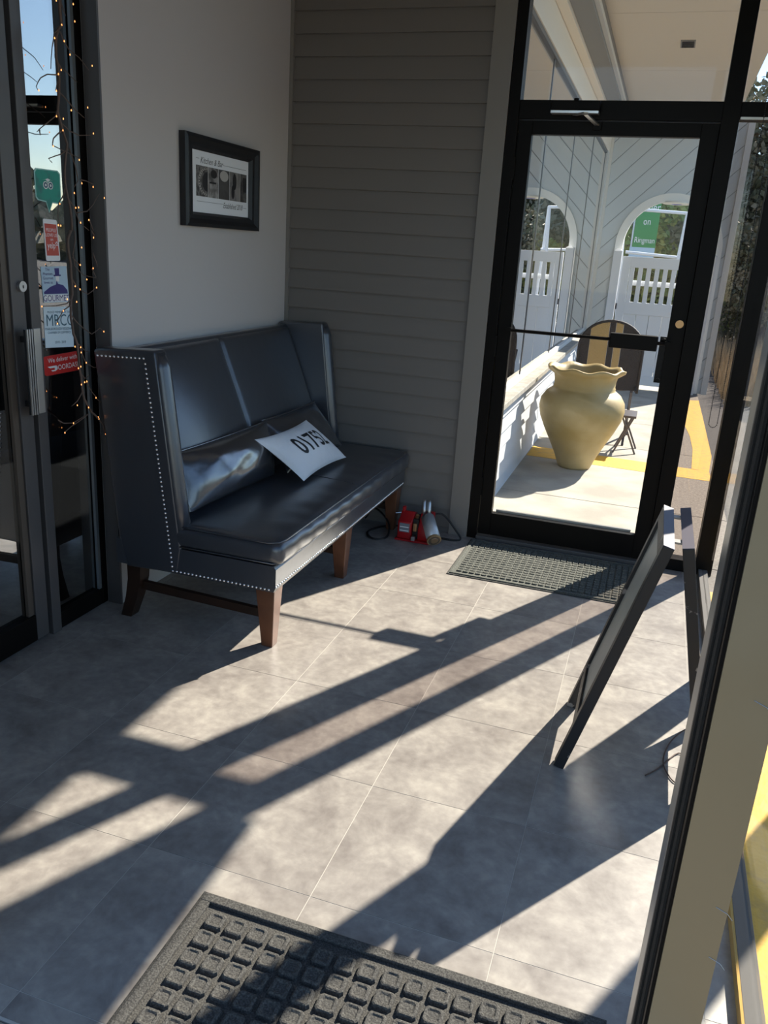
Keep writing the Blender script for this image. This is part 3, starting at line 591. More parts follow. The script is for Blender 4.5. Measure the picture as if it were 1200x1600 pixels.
M_LG = mat('photo_light', (0.50, 0.47, 0.43), 0.7); M_DG = mat('photo_dark', (0.025, 0.022, 0.022), 0.7); M_INKG = mat('print_ink', (0.13, 0.13, 0.13), 0.7)
def onp(x, y, h): return Vector(on_print(x, y, h))
def fan(cx, cy, rx, ry, h, m, a0=0, a1=2*math.pi, n=24, clip=1.0, name='photo_detail'):
    p = [onp(min(clip, cx+rx*math.cos(a0+(a1-a0)*i/n)), cy+ry*math.sin(a0+(a1-a0)*i/n), h) for i in range(n+1)]
    b = MB(); b.v = [tuple(onp(min(cx, clip), cy, h))] + [tuple(q) for q in p]; b.f = [(0, i+1, i+2) for i in range(n)]; return b.build(name, m, pf)
fan(.255, .515, .15, .235, .0111, M_LG, math.pi/2, 1.5*math.pi, clip=.26); fan(.255, .515, .125, .205, .0113, GR[0], math.pi/2, 1.5*math.pi, clip=.26); fan(.255, .515, .09, .16, .0115, M_DG, math.pi/2, 1.5*math.pi, clip=.26)
for i in range(16):
    a = math.pi/2 + math.pi*(i+.5)/16; c = onp(.255+.138*math.cos(a), .515+.222*math.sin(a), .0114); MB().box(c.x-.0003, c.x, c.y-.003, c.y+.003, c.z-.003, c.z+.003).build('photo_detail', M_DG, pf)
fan(.36, .66, .055, .07, .0112, M_DG); fan(.54, .66, .075, .09, .0112, M_LG); flatq(.29, .40, .50, .53, .0112, M_DG, 'photo_detail')
fan(.73, .60, .035, .14, .0112, M_DG, n=20); fan(.70, .42, .03, .12, .0112, M_DG, n=20); flatq(.89, .955, .45, .70, .0112, M_DG, 'photo_detail')
flatq(.264, .27, .27, .76, .0112, M_LG, 'photo_detail'); flatq(.83, .836, .27, .76, .0112, M_LG, 'photo_detail')
flatq(.07, .12, .865, .870, .0108, M_INKG, 'ruled_line'); flatq(.52, .95, .835, .840, .0108, M_INKG, 'ruled_line'); flatq(.08, .52, .185, .190, .0108, M_INKG, 'ruled_line'); flatq(.90, .96, .165, .170, .0108, M_INKG, 'ruled_line')
text_mb('Kitchen & Bar', 0.036, lambda x, y: on_print(.325 + x/(iy1-iy0), .845 + y/(iz1-iz0), .0108), 0.95, 0.35).build('lettering', M_INKG, pf)
text_mb('Established 2018', 0.034, lambda x, y: on_print(.70 + x/(iy1-iy0), .165 + y/(iz1-iz0), .0108), 0.80, 0.35).build('lettering', M_INKG, pf)

# ---- stickers on the glass beside the inner door (they lie on the pane)
GX = -2.0545
def sticker(name, label, poly, m, th=0.0008):
    b = MB().prism(poly, 'x', GX-th, GX); o = b.build(name, m, None, (GX, poly[0][0], poly[0][1])); o['label'] = label; o['category'] = 'sticker'; o['group'] = 'stickers on the inner window'; return o
def rrect(p, r=0.012, n=4):
    out = []; P = [Vector(q) for q in p]
    for i in range(4):
        a, c, d = P[i-1], P[i], P[(i+1) % 4]; u, v = (a-c).normalized()*r, (d-c).normalized()*r
        for k in range(n+1): t = k/n; out.append(tuple((1-t)**2*(c+u) + 2*t*(1-t)*c + t*t*(c+v)))
    return out
def quadmap(tl, tr, br, bl, h=0.0006):
    def f(x, y):   # x, y in 0..1, y up
        p = (Vector(bl)*(1-x)+Vector(br)*x)*(1-y) + (Vector(tl)*(1-x)+Vector(tr)*x)*y; return (GX+h, p[0], p[1])
    return f
def label_text(par, txt, size, q, cx, cy, W, H, m, squeeze=1, shear=0, h=0.0006):
    f = quadmap(*q, h); text_mb(txt, size, lambda x, y: f(cx + x/W, cy + y/H), squeeze, shear).build('lettering', m, par)
def patch(par, q, x0, x1, y0, y1, m, name='printed_field', h=0.0004):
    f = quadmap(*q, h); g = quadmap(*q, 0.0001); pts = [(x0, y0), (x1, y0), (x1, y1), (x0, y1)]; MB().hexa([g(*p) for p in pts] + [f(*p) for p in pts]).build(name, m, par)
M_TEAL = mat('teal_sticker', (0.03, 0.36, 0.27), 0.5, noise=(25, (0.05, 0.22, 0.20), 0.5, 0.7)); M_SRED = mat('red_sticker', (0.62, 0.035, 0.03), 0.45); M_PBL = mat('pale_blue_print', (0.52, 0.68, 0.80), 0.5)
M_IND = mat('indigo_print', (0.045, 0.035, 0.20), 0.5); M_WHT = mat('white_print', (0.92, 0.92, 0.92), 0.5); M_ORNG = mat('coral_print', (0.62, 0.10, 0.07), 0.5); M_TEALE = mat('teal_edge', (0.45, 0.75, 0.70), 0.5); M_TGR = mat('slate_print', (0.05, 0.14, 0.20), 0.5)
bub = [(2.418, 1.672), (2.428, 1.682), (2.535, 1.684), (2.547, 1.674), (2.545, 1.580), (2.538, 1.574), (2.500, 1.576), (2.481, 1.543), (2.468, 1.577), (2.428, 1.581), (2.418, 1.590)]
s = sticker('window_sticker', 'green speech bubble sticker with an owl face, topmost on the narrow window', bub, M_TEALE)
cc = (2.482, 1.628); MB().prism([(cc[0]+(p[0]-cc[0])*.93, cc[1]+(p[1]-cc[1])*.93) for p in bub], 'x', GX, GX+0.0004).build('printed_field', M_TEAL, s)
for yy in (2.470, 2.494):
    MB().disc((GX+.0003, yy, 1.632), (1, 0, 0), 0.0125, 0.0005, 16).build('owl_eye', M_WHT, s); MB().disc((GX+.0008, yy, 1.632), (1, 0, 0), 0.0095, 0.0003, 16).build('owl_eye', M_TGR, s); MB().disc((GX+.0011, yy, 1.632), (1, 0, 0), 0.0045, 0.0003, 12).build('owl_eye', M_WHT, s)
MB().prism([(2.458, 1.647), (2.470, 1.650), (2.482, 1.642), (2.494, 1.650), (2.506, 1.647), (2.482, 1.654)], 'x', GX+.0004, GX+0.0008).build('owl_brow', M_WHT, s)
q = ((2.446, 1.523), (2.516, 1.521), (2.523, 1.384), (2.450, 1.383))
s = sticker('window_sticker', 'tall red and white sticker with rounded corners below the green bubble', rrect([q[3], q[2], q[1], q[0]], .008), M_WHT); patch(s, q, .07, .93, .13, .89, M_ORNG)
for txt, cy, sz in (('PEOPLE', .74, .016), ('LOVE US', .62, .016), ('on', .52, .015)): label_text(s, txt, sz, q, .5, cy, .073, .138, M_WHT)
label_text(s, 'yelp', .030, q, .44, .37, .073, .138, M_WHT, .85)
for k in range(5):
    a = k*2*math.pi/5+.3; f = quadmap(*q, .0007); c = (.83+.07*math.cos(a), .42+.04*math.sin(a)); p = [f(c[0]-.03, c[1]-.015), f(c[0]+.03, c[1]-.015), f(c[0]+.03, c[1]+.015), f(c[0]-.03, c[1]+.015)]; b = MB(); b.add(p, [(0, 1, 2, 3)]); b.build('burst_petal', M_WHT, s)
q = ((2.419, 1.364), (2.552, 1.366), (2.558, 1.240), (2.423, 1.243))
s = sticker('window_sticker', 'square sticker with a top-hatted figure and the word GOURMET', [q[3], q[2], q[1], q[0]], M_PBL); patch(s, q, .02, .98, .02, .22, M_WHT)
f = quadmap(*q, .0007)
def shape(par, pts, m, name, f): b = MB(); b.add([f(*p) for p in pts], [tuple(range(len(pts)))]); b.build(name, m, par)
shape(s, [(.04, .30), (.30, .44), (.52, .50), (.56, .62), (.60, .52), (.80, .48), (.95, .34), (.96, .24), (.04, .24)], M_IND, 'figure_coat', f)
shape(s, [(.54, .58), (.66, .58), (.68, .74), (.52, .74)], M_WHT, 'figure_face', f); shape(s, [(.46, .73), (.74, .73), (.74, .77), (.46, .77)], M_IND, 'figure_hat', f); shape(s, [(.52, .77), (.68, .77), (.69, .95), (.51, .95)], M_IND, 'figure_hat', f)
for txt, cy in (('The', .92), ('Phantom', .80), ('Gourmet', .68), ('loves us', .56)): label_text(s, txt, .014, q, .24, cy, .134, .125, M_IND)
label_text(s, 'GOURMET', .031, q, .50, .11, .134, .125, M_IND, .93)
q = ((2.419, 1.228), (2.571, 1.223), (2.569, 1.077), (2.418, 1.086))
s = sticker('window_sticker', 'pale sticker reading MRCC beneath the figure sticker', [q[3], q[2], q[1], q[0]], mat('pale_sticker', (0.75, 0.88, 0.95), 0.5))
label_text(s, 'PROUD MEMBER OF THE', .011, q, .52, .87, .15, .142, M_TGR); label_text(s, 'MRCC', .058, q, .54, .66, .15, .142, M_TGR, .90); label_text(s, 'MARLBOROUGH REGIONAL', .0135, q, .50, .46, .15, .142, M_TGR, .85); label_text(s, 'CHAMBER OF COMMERCE', .012, q, .50, .37, .15, .142, M_TGR, .85); label_text(s, '2018 - 2019', .012, q, .52, .13, .15, .142, M_TGR)
q = ((2.397, 1.056), (2.598, 1.060), (2.602, .988), (2.402, .986))
s = sticker('window_sticker', 'red delivery sticker with white lettering, lowest on the narrow window', rrect([q[3], q[2], q[1], q[0]], .016), M_SRED)
label_text(s, 'We deliver with', .024, q, .52, .74, .20, .071, M_WHT, 1.0); label_text(s, 'DOORDASH', .026, q, .63, .32, .20, .071, M_WHT, .98)
f = quadmap(*q, .0007); shape(s, [(.10, .46), (.30, .46), (.345, .38), (.345, .26), (.30, .18), (.22, .18), (.18, .25), (.28, .25), (.30, .32), (.28, .36), (.16, .36)], M_WHT, 'swoosh_mark', f)

# ---- lighted twig garland hanging beside the inner window
gd = thing('twig_garland', 'hanging garland of brown twigs with tiny warm lights, beside the inner door', 'garland', (-1.955, 2.55, 1.5))
rg = random.Random(4)
def gx(y, z): return -1.958 + 0.012*math.sin(9*z) + 0.006*math.sin(31*y+7*z)
for i, line in enumerate(TWIGS):
    n_ = len(line); main = n_ > 12; r0 = 0.0046 if main else 0.0024
    pts = []; 
    for k in range(n_-1):
        (ya, za), (yb, zb) = line[k], line[k+1]
        for t in (0, .5): y, z = ya+(yb-ya)*t, za+(zb-za)*t; pts.append((gx(y, z), y + (rg.uniform(-.002, .002) if t else 0), z))
    pts.append((gx(*line[-1]), *line[-1]))
    rs = [r0*(1-0.6*k/len(pts)) if not main else r0*(1.15-0.3*k/len(pts)) for k in range(len(pts))]
    MB().tube(pts, rs, 5).build('branch' if main else 'twig', M_TWIG, gd, smooth=True)
bme = None
for y, z in BULBS:
    if bme is None:
        b = MB(); b.lathe([(0.0001, -.003), (.0017, -.0015), (.0019, .0005), (.0001, .004)], (0, 0, 0), 6); bo = b.build('bulb', M_BULB); bme = bo.data
    else: bo = bpy.data.objects.new('bulb', bme); COL.objects.link(bo)
    bo.parent = gd; bo.location = Vector((gx(y, z)+0.003, y, z)) - Vector(gd['_o'])

# ---- red tool with a silver can by the corner
rt = thing('red_machine', 'small red and silver machine with a black cable on the floor by the settee', 'machine', (-1.08, 4.08, 0))
MB().box(-1.175, -0.985, 3.985, 4.15, 0, 0.010).build('base_plate', M_RED, rt, bev=0.002)
MB().prism([(3.995, .010), (4.11, .010), (4.11, .135), (4.06, .150), (4.03, .120), (3.995, .105)], 'x', -1.165, -1.088).build('housing', M_RED, rt, bev=0.006, seg=3)
MB().prism([(4.01, .010), (4.12, .010), (4.12, .150), (4.06, .150), (4.03, .10), (4.01, .07)], 'x', -1.056, -0.99).build('housing', M_RED, rt, bev=0.006, seg=3)
MB().box(-1.160, -1.145, 4.055, 4.08, .14, .172).build('lever', M_RED, rt, bev=0.003)
MB().tube([(-1.165, 4.06, .135), (-1.195, 4.05, .13)], .004, 8).build('pin', M_SILV, rt)
MB().box(-1.153, -1.098, 3.9905, 3.996, .050, .098).build('rating_label', mat('grey_label', (.22, .24, .27), .5), rt)
for k_ in range(2): MB().box(-1.150, -1.101, 3.9895, 3.9906, .056+.020*k_, .061+.020*k_).build('label_line', M_WHT, rt)
MB().box(-1.088, -1.056, 4.02, 4.13, .010, .12).build('core', M_RUB, rt, bev=0.004)
MB().box(-1.082, -1.062, 4.005, 4.03, .055, .10).build('brass_fitting', M_BRASS, rt, bev=0.004); MB().box(-1.082, -1.060, 3.975, 4.0, .012, .035).build('latch', M_SILV, rt, bev=0.003)
MB().tube([(-1.075, 4.05, .12), (-1.07, 4.045, .14)], .010, 8).build('knob', M_BRASS, rt)
a, c = Vector((-1.020, 4.065, .125)), Vector((-0.944, 3.945, .046))
MB().tube([a, a.lerp(c, .93)], .0375, 24).build('can', mat('can_silver', (.55, .56, .56), .35, .35), rt, smooth=True)
MB().tube([a.lerp(c, .93), c], [.039, .039], 24).build('can_rim', mat('gold_rim', (.55, .40, .22), .35, .7), rt)
d = (c-a).normalized(); MB().tube([c+d*.0005, c+d*.0015], .032, 20).build('can_recess', mat('can_shadow', (.10, .08, .06), .6), rt); MB().tube([c+d*.0016, c+d*.004], [.021, .019], 16).build('can_hub', mat('can_bronze', (.28, .19, .11), .45, .4), rt)
for x in (-1.045, -1.018): MB().tube([(x+.006, 4.065, .135), (x, 4.075, .17), (x-.004, 4.085, .205), (x-.004, 4.088, .218)], [.012, .013, .012, .006], 10).build('fork_arm', M_SILV, rt, smooth=True)
MB().tube(smooth_path([(-0.995, 4.12, .13), (-0.965, 4.14, .135), (-0.93, 4.15, .11), (-0.88, 4.15, .055), (-0.845, 4.14, .015), (-0.86, 4.12, .006), (-0.93, 4.11, .006), (-0.99, 4.13, .006), (-1.10, 4.19, .006), (-1.22, 4.20, .006), (-1.30, 4.14, .006), (-1.34, 4.02, .006), (-1.28, 3.93, .006), (-1.22, 3.99, .006), (-1.25, 4.10, .05), (-1.36, 4.19, .09), (-1.42, 4.20, .02)]), .0055, 8).build('cable', M_RUB, rt, smooth=True)

# ---- mats
def door_mat(label, x0, x1, y0, y1, cell, gap, border, h, fm):
    t = thing('door_mat', label, 'mat', ((x0+x1)/2, (y0+y1)/2, 0))
    MB().box(x0, x1, y0, y1, 0.0005, 0.004).build('rubber_backing', M_MATE, t, bev=0.001)
    bb = MB(); e = border
    MB().box(x0+.006, x1-.006, y0+.006, y1-.006, 0.004, h*0.42).build('carpet_base', fm, t)
    for (a, b_, c, d_) in ((x0+.012, x1-.012, y0+.012, y0+e), (x0+.012, x1-.012, y1-e, y1-.012), (x0+.012, x0+e, y0+e, y1-e), (x1-e, x1-.012, y0+e, y1-e)): bb.box(a, b_, c, d_, h*.4, h*.92)
    bb.build('raised_border', fm, t, bev=0.002)
    r_ = random.Random(2); b = MB(); nx = int((x1-x0-2*e-.008)/(cell+gap)); ny = int((y1-y0-2*e-.008)/(cell+gap)); ox = x0+e+((x1-x0-2*e)-nx*(cell+gap)+gap)/2; oy = y0+e+((y1-y0-2*e)-ny*(cell+gap)+gap)/2
    for i in range(nx):
        for j in range(ny):
            cx, cy = ox+(i+.5)*(cell+gap)-gap/2, oy+(j+.5)*(cell+gap)-gap/2; z1 = h*(1+r_.uniform(-.05, .08)); k_ = len(b.v)
            for hw, z in ((cell*.5, h*.35), (cell*.47, z1*.9), (cell*.41, z1), (cell*.33, z1), (cell*.25, z1-h*.16)):
                jx, jy = r_.uniform(-.0008, .0008), r_.uniform(-.0008, .0008); c4 = hw*.72
                b.v += [(cx+jx+px, cy+jy+py, z) for px, py in ((-hw, -c4), (-c4, -hw), (c4, -hw), (hw, -c4), (hw, c4), (c4, hw), (-c4, hw), (-hw, c4))]
            for q in range(4):
                for w_ in range(8): a = k_+q*8+w_; c = k_+q*8+(w_+1) % 8; b.f.append((a, c, c+8, a+8))
            b.f.append(tuple(range(k_+32, k_+40)))
    o = b.build('raised_square', fm, t); o['kind'] = 'stuff'
    return t
door_mat('grey-green waffle mat lying inside the far glass door', -0.795, 0.115, 3.635, 4.190, .0255, .0055, .026, .010, M_MATF)
door_mat('large charcoal mat with raised squares, nearest the camera', -0.825, 0.12, 0.965, 1.392, .044, .009, .036, .018, M_MAT)

# ---- sandwich board
sb = thing('sandwich_board', 'scuffed black folding pavement sign standing open by the right-hand glass wall', 'sign', (0.13, 2.46, 0))
def panel(xt, xf, zt, y0, y1, sgn, name):
    """leaning panel from the foot (xf, 0) to the top (xt, zt)"""
    d = Vector((xt-xf, 0, zt)).normalized(); L = math.hypot(xt-xf, zt); nn = Vector((-d.z, 0, d.x))*sgn; P = lambda s_, h, y: Vector((xf, y, 0)) + d*s_ + nn*h
    def bar(s0, s1, h0, h1, ya, yb): return [P(s0, h0, ya), P(s0, h1, ya), P(s0, h1, yb), P(s0, h0, yb), P(s1, h0, ya), P(s1, h1, ya), P(s1, h1, yb), P(s1, h0, yb)]
    root = MB().hexa(bar(.0, L, -.010, .022, y0, y0+.042)).build('side_rail', M_ABLK, sb, bev=0.002)
    MB().hexa(bar(.0, L, -.010, .022, y1-.042, y1)).build('side_rail', M_ABLK, sb, bev=0.002)
    MB().hexa(bar(L-.045, L-.001, -.010, .022, y0+.042, y1-.042)).build('top_rail', M_ABLK, sb, bev=0.002)
    MB().hexa(bar(.13, .17, -.008, .020, y0+.042, y1-.042)).build('bottom_rail', M_ABLK, sb, bev=0.002)
    MB().hexa(bar(.17, L-.045, .000, .012, y0+.042, y1-.042)).build('panel', M_BOARD, sb)
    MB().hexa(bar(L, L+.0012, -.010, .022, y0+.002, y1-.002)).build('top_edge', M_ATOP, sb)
panel(0.128, -0.078, 0.764, 2.245, 2.665, 1, 'a'); panel(0.168, 0.330, 0.764, 2.262, 2.680, -1, 'b')
for y in (2.33, 2.58): MB().box(.134, .160, y, y+.03, .752, .758).build('hinge', M_DSILV, sb)
cd = MB().tube(smooth_path([(.335, 2.62, .02), (.300, 2.60, .03), (.262, 2.56, .010), (.240, 2.50, .004), (.228, 2.42, .004), (.236, 2.36, .004), (.262, 2.31, .004), (.290, 2.33, .004), (.30, 2.42, .004), (.275, 2.48, .004), (.21, 2.36, .004), (.175, 2.31, .004)]), .0022, 6).build('thin_cord', mat('brown_cord', (.10, .06, .045), .7), None, (.25, 2.45, 0), smooth=True)
cd['label'] = 'thin brown cord looped on the floor beside the sign foot'; cd['category'] = 'cord'

# ---- bead chain of the roller blind
b = MB(); lx = (.292, .330); path = []
z = 2.96
while z > .80: path.append((lx[0]+.012*(2.96-z)/2.2, 4.165, z)); z -= .0085
for k in range(9): a = math.pi*(1+k/8); path.append((lx[0]+.012+.019+.019*math.cos(a), 4.165, .795+.022*math.sin(a)))
z = .80
while z < 2.96: path.append((lx[1]+.012*(2.96-z)/2.2, 4.165, z)); z += .0085
for x, y, z in path:
    r = .0034; b.add([(x+r, y, z), (x-r, y, z), (x, y+r, z), (x, y-r, z), (x, y, z+r), (x, y, z-r)], [(0, 2, 4), (2, 1, 4), (1, 3, 4), (3, 0, 4), (2, 0, 5), (1, 2, 5), (3, 1, 5), (0, 3, 5)])
b.tube([path[0], path[len(path)//2-4]], .0007, 4).tube([path[-1], path[len(path)//2+6]], .0007, 4)
b.build('blind_chain', M_RUB, None, (.31, 4.165, .77), label='long black bead chain hanging in front of the narrow window right of the glass door', category='chain')

# ================================================================ OBJECTS OUTSIDE
# ---- big clay pot
pt_ = thing('garden_pot', 'large cream clay urn with a wavy rim on the walkway outside the glass door', 'pot', (-0.445, 6.20, 0))
def wav(i, t, r, z):
    if i in WR: a = WR[i]; return r*(1+.028*a*math.cos(8*t+.5)), z + .009*a*math.cos(8*t+2.0)
    return r, z
prof = [(.02, .0), (.118, .0), (.128, .02), (.155, .09), (.205, .19), (.258, .29), (.298, .38), (.313, .45), (.305, .51), (.272, .562), (.232, .592), (.222, .600), (.226, .612), (.220, .622), (.222, .66), (.228, .695), (.252, .716), (.272, .732), (.276, .748), (.258, .752), (.225, .728), (.205, .68), (.195, .62), (.20, .60), (.01, .60)]
WR = {15: .3, 16: 1, 17: 1.2, 18: 1.2, 19: 1, 20: .5}
MB().lathe(prof[:23], (-0.445, 6.20, 0), 60, wav).build('body', M_POT, pt_, smooth=True)
WR = {}
MB().lathe([(.222, .700), (.204, .68), (.194, .62), (.19, .605)], (-0.445, 6.20, 0), 40).build('inner_wall', M_SOIL_SHADE, pt_, smooth=True)  # near-black: the shade of the hollow is put into the wall colour
MB().lathe([(.212, .672), (.01, .68)], (-0.445, 6.20, 0), 32).build('soil', M_SOIL_SHADE, pt_, smooth=True)

# ---- wicker chair behind the pot
ch = thing('wicker_chair', 'dark wicker bistro chair with straw-coloured bands standing behind the urn', 'chair', (-0.34, 7.35, 0))
CX, CY = -0.345, 7.20
def cy_(x): return CY + .55*(x-CX)**2
def band(x0, x1, m, name):
    n = max(2, int((x1-x0)/.03)); b = MB(); top = lambda x: .80 + .235*math.sqrt(max(0, 1-((x-CX)/.262)**2))
    for i in range(n+1):
        x = x0+(x1-x0)*i/n; b.v += [(x, cy_(x), .47), (x, cy_(x)-.04, top(x)), (x, cy_(x)+.012, .47), (x, cy_(x)-.028, top(x))]
    for i in range(n):
        a = i*4; b.f += [(a, a+4, a+5, a+1), (a+2, a+3, a+7, a+6), (a+1, a+5, a+7, a+3), (a, a+2, a+6, a+4)]
    b.build(name, m, ch)
for x0, x1, m in ((-.60, -.525, M_WICK), (-.523, -.375, M_WICK2), (-.373, -.325, M_WICK), (-.323, -.265, M_WICK2), (-.263, -.09, M_WICK)): band(x0, x1, m, 'woven_band')
arc = [(CX-.262, cy_(CX-.26), .45)] + [(CX+.262*math.cos(math.pi*(1-k/18)), cy_(CX+.262*math.cos(math.pi*(1-k/18)))-.035, .80+.235*math.sin(math.pi*k/18)) for k in range(19)] + [(CX+.262, cy_(CX+.26), .45)]
MB().tube(arc, .012, 8).build('back_frame', M_WICK, ch, smooth=True)
MB().lathe([(.01, .455), (.235, .455), (.25, .465), (.25, .485), (.235, .495), (.01, .495)], (CX, 7.46, 0), 28).build('seat', M_WICK, ch)
for sx in (-1, 1):
    MB().beam((CX+sx*.22, 7.24, .46), (CX+sx*.19+.02, 7.62, .0), .02, .02).build('leg', M_GMETAL, ch); MB().beam((CX+sx*.21, 7.64, .46), (CX+sx*.20+.01, 7.18, .0), .02, .02).build('leg', M_GMETAL, ch)
    MB().beam((CX+sx*.25, 7.20, .47), (CX+sx*.25, 7.40, .70), .016, .016).build('arm', M_WICK, ch)
MB().beam((CX-.20, 7.4, .22), (CX+.21, 7.4, .22), .016, .016).build('stretcher', M_GMETAL, ch)
fs = thing('folding_stand', 'small grey folding stand with crossed legs, right behind the urn', 'stand', (-0.13, 6.98, 0))
for y in (6.88, 7.12):
    MB().beam((-.07, y, .30), (-.195, y, 0), .020, .014).build('leg', M_GMETAL, fs); MB().beam((-.16, y+.02, .30), (-.02, y+.02, 0), .020, .014).build('leg', M_GMETAL, fs)
MB().box(-.18, -.05, 6.86, 7.15, .30, .318).build('top', M_GMETAL, fs); MB().box(-.115, -.100, 6.87, 7.14, .155, .17).build('crossbar', M_GMETAL, fs)

# ---- white vinyl gate under the arch
gt = thing('vinyl_gate', 'white vinyl gate with a row of slots, closing the arched opening', 'gate', (-0.03, 10.80, 0))
def gb(name, x0, x1, y0, y1, z0, z1, m=M_VINYL): return MB().box(x0, x1, y0, y1, z0, z1).build(name, m, gt, bev=0.003)
gb('post', -.640, -.540, 10.70, 10.80, 0, 1.63); gb('post', .44, .54, 10.70, 10.80, 0, 1.63)
for x in (-.59, .49): MB().hexa([(x-.056, 10.694, 1.63), (x+.056, 10.694, 1.63), (x+.056, 10.806, 1.63), (x-.056, 10.806, 1.63), (x-.01, 10.74, 1.66), (x+.01, 10.74, 1.66), (x+.01, 10.76, 1.66), (x-.01, 10.76, 1.66)]).build('post_cap', M_VINYL, gt)
gb('stile', -.520, -.425, 10.73, 10.78, .05, 1.575); gb('stile', .34, .435, 10.73, 10.78, .05, 1.575)
gb('top_rail', -.425, .34, 10.73, 10.78, 1.45, 1.575); gb('middle_rail', -.425, .34, 10.73, 10.78, .90, 1.045); gb('bottom_rail', -.425, .34, 10.73, 10.78, .05, .17)
x = -.420
for k in range(8): gb('picket', x, x+.052, 10.742, 10.768, 1.045, 1.45); x += .0963
x = -.425
for k in range(5): gb('board', x+.002, x+.151, 10.744, 10.768, .17, .90); x += .153
lt = gb('latch', -.535, -.515, 10.71, 10.73, .95, 1.02, M_GMETAL)
gb('rear_rail', -.42, .34, 10.79, 10.83, 1.24, 1.30)
ll = MB().lathe([(.01, 0), (.155, 0), (.165, .012), (.15, .03), (.01, .035)], (-0.005, 10.93, 2.195), 28).build('ceiling_light', M_LAMP, None, (-0.005, 10.93, 2.2), smooth=False); ll['label'] = 'round white disc light hanging at the top of the arch'; ll['category'] = 'light'
MB().lathe([(.01, -.004), (.055, -.004), (.06, 0)], (-0.005, 10.93, 2.195), 20).build('lens', mat('violet_lens', (.20, .20, .50), .4), ll)

# ---- swing frame, banner and hedge beyond the gate
sw = thing('swing_frame', 'white metal tube frame standing beyond the gate', 'frame', (-.2, 14, -.15))
for a, c in (((-.75, 14, 2.30), (.19, 14, 2.27)), ((.17, 14, 2.29), (.06, 14, -.15)), ((.19, 14.1, 2.29), (.26, 14.1, -.15)), ((-.75, 14, 2.30), (-.98, 14, -.15)), ((-.75, 14.1, 2.30), (-.62, 14.1, -.15)), ((-.66, 14.05, 1.66), (.24, 14.05, 1.62))): MB().tube([a, c], .024, 8).build('tube', M_VINYL, sw)
bn = thing('green_banner', 'green roadside banner with white lettering seen through the arch', 'banner', (-.35, 16.2, -.15))
MB().box(-.66, -.26, 16.2, 16.22, 1.70, 2.62).build('cloth', M_GREEN, bn); MB().tube([(-.68, 16.21, -.15), (-.68, 16.21, 2.7)], .015, 6).build('pole', M_VINYL, bn)
MB().box(-.70, -.26, 16.185, 16.20, 1.60, 1.78).build('white_panel', M_PBL, bn)
for txt, z, sz in (('Order', 2.46, .20), ('on', 2.22, .17), ('Ringman', 1.90, .14)): text_mb(txt, sz, lambda x, y, z=z: (-.46+x, 16.19, z+y), .75).build('lettering', M_WHT, bn)
def leaf_mesh(seed, n, rx, ry, rz, size, name):
    r = random.Random(seed); b = MB(); blobs = [(Vector((r.gauss(0, .45)*rx, r.gauss(0, .45)*ry, r.uniform(-.8, .8)*rz)), r.uniform(.22, .42)) for _ in range(16)]
    for _ in range(n):
        c, s_ = r.choice(blobs); d = Vector((r.gauss(0, 1), r.gauss(0, 1), r.gauss(0, 1))).normalized()*(r.random()**.4); p = c + Vector((d.x*rx, d.y*ry, d.z*rz))*s_
        u = Vector((r.gauss(0, 1), r.gauss(0, 1), r.gauss(0, 1))).normalized(); v = u.cross(Vector((r.gauss(0, 1), r.gauss(0, 1), r.gauss(0, 1)))).normalized(); q = size*r.uniform(.6, 1.3)
        b.add([p-u*q, p+v*q*.6, p+u*q, p-v*q*.6], [(0, 1, 2, 3)])
    me = bpy.data.meshes.new(name); me.from_pydata(b.v, [], b.f); me.update(); return me
LM = [leaf_mesh(1, 14000, 1.6, 1.4, 1.5, .06, 'leaves_a'), leaf_mesh(2, 13000, 1.5, 1.5, 2.0, .06, 'leaves_b'), leaf_mesh(3, 8000, 1.3, 1.0, .7, .05, 'leaves_c')]
for me, m in zip(LM, (M_LEAF, M_LEAF2, M_LEAF)): me.materials.append(m)
def tree(label, x, y, zc, s_, k, m, group, name='tree', trunk=True):
    t = thing(name, label, 'tree' if name == 'tree' else 'shrub', (x, y, -.15), group)
    o = bpy.data.objects.new('foliage', LM[k]); COL.objects.link(o); o.parent = t; o.location = (0, 0, zc+.15); o.scale = (s_, s_, s_); o.rotation_euler = (0, 0, x*3+y); o['kind'] = 'stuff'
    if trunk:
        r = random.Random(int(x*10+y)); b = MB().tube([(x, y, -.15), (x+.05, y, zc*.5), (x-.05, y+.05, zc)], [.13*s_, .10*s_, .05*s_], 8)
        for q in range(6):
            a = r.uniform(0, 6.28); z0 = zc*r.uniform(.4, .9); b.tube([(x, y, z0), (x+s_*math.cos(a)*.6, y+s_*math.sin(a)*.6, z0+s_*.6), (x+s_*math.cos(a)*1.2, y+s_*math.sin(a)*1.2, z0+s_*1.3)], [.05*s_, .03*s_, .012*s_], 5)
        b.build('trunk', M_BARK, t)
G1, G2 = 'trees beyond the walkway', 'shrubs beyond the gate'
tree('broad yellow-green shrub seen through the left half of the arch', -1.3, 18.0, 1.5, 1.2, 0, M_LEAF, G2, 'shrub', False)
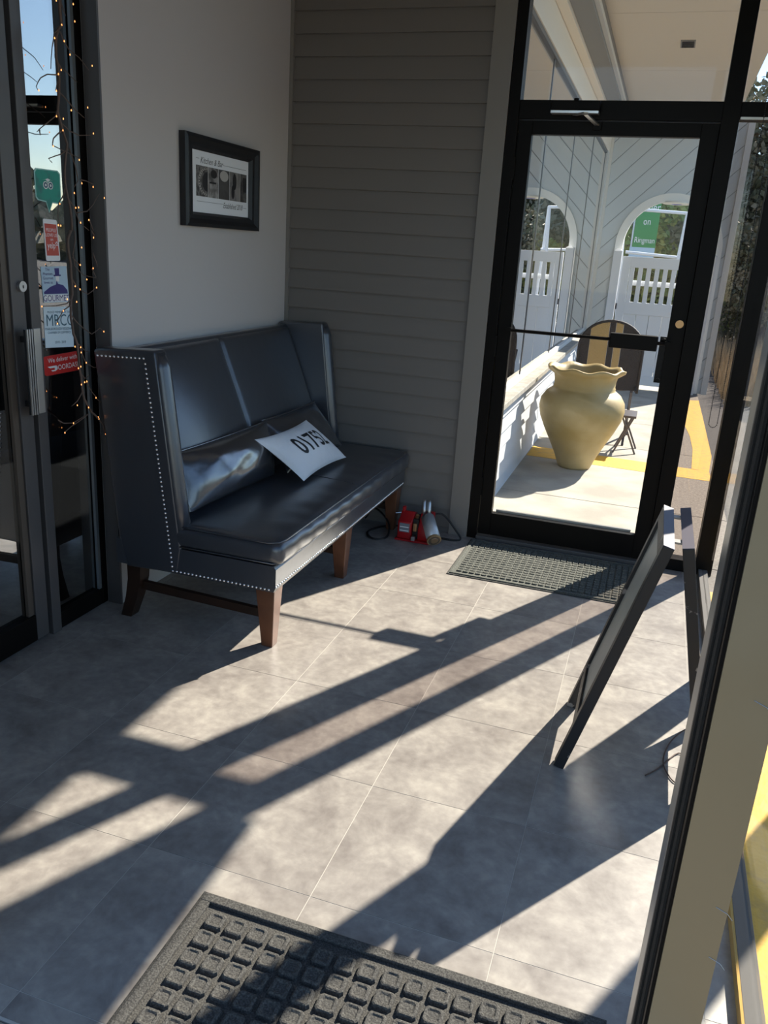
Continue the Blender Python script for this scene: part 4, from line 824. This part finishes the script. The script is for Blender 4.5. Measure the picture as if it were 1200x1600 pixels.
tree('dark evergreen tree filling the middle of the arch', -.2, 20.5, 2.2, 1.5, 1, M_LEAF2, G1)
tree('low loose shrub behind the green banner', .9, 18.5, 1.1, 1.0, 2, M_LEAF, G2, 'shrub', False)
tree('dark tree left of the arch, mirrored in the long windows', -3.6, 21.0, 2.4, 1.7, 1, M_LEAF2, G1)
tree('tall dark tree right of the walkway post', 2.4, 21.5, 3.4, 1.6, 1, M_LEAF2, G1)
tree('tall tree with broken crown at the right edge of the narrow window', 4.3, 24.0, 4.6, 1.7, 1, M_LEAF2, G1)
tree('small dark tree low behind the bead chain', 1.9, 17.0, 1.3, .75, 1, M_LEAF2, G1)
# dry grass bank and distant tree line
gb_ = MB(); r_ = random.Random(9)
for _ in range(5200):
    x, y = r_.uniform(.95, 3.6), r_.uniform(11.2, 16.5); h = r_.uniform(.25, .6); a = r_.uniform(0, 6.28); dx, dy = .10*math.cos(a), .10*math.sin(a)
    gb_.add([(x-.006, y, -.15), (x+.006, y, -.15), (x+dx, y+dy, h-.1)], [(0, 1, 2)])
gbo = gb_.build('dry_grass', M_GRASS, None, (2.3, 13.5, -.15)); gbo['kind'] = 'stuff'; gbo['label'] = 'bank of dry brown grass beyond the walkway post'; gbo['category'] = 'grass'
b = MB()
for k in range(3600):
    a = r_.uniform(-.35, 2.6); R = r_.uniform(44, 60); x, y = R*math.cos(a), R*math.sin(a); z = r_.uniform(-.1, 1)**2*(4.2+1.3*math.sin(a*17)+.8*math.sin(a*41)); s_ = r_.uniform(.5, 1.1)
    u = Vector((r_.gauss(0, 1), r_.gauss(0, 1), r_.gauss(0, 1))).normalized()*s_; v = u.cross(Vector((r_.gauss(0, 1), r_.gauss(0, 1), r_.gauss(0, 1)))).normalized()*s_; p = Vector((x, y, z))
    b.add([p-u, p+v, p+u, p-v], [(0, 1, 2, 3)])
tl = b.build('distant_woods', M_LEAF2, None, (30, 30, -.15)); tl['kind'] = 'stuff'; tl['label'] = 'distant line of woods across the car park'; tl['category'] = 'woods'
for o in bpy.data.objects:
    if '_o' in o: del o['_o']
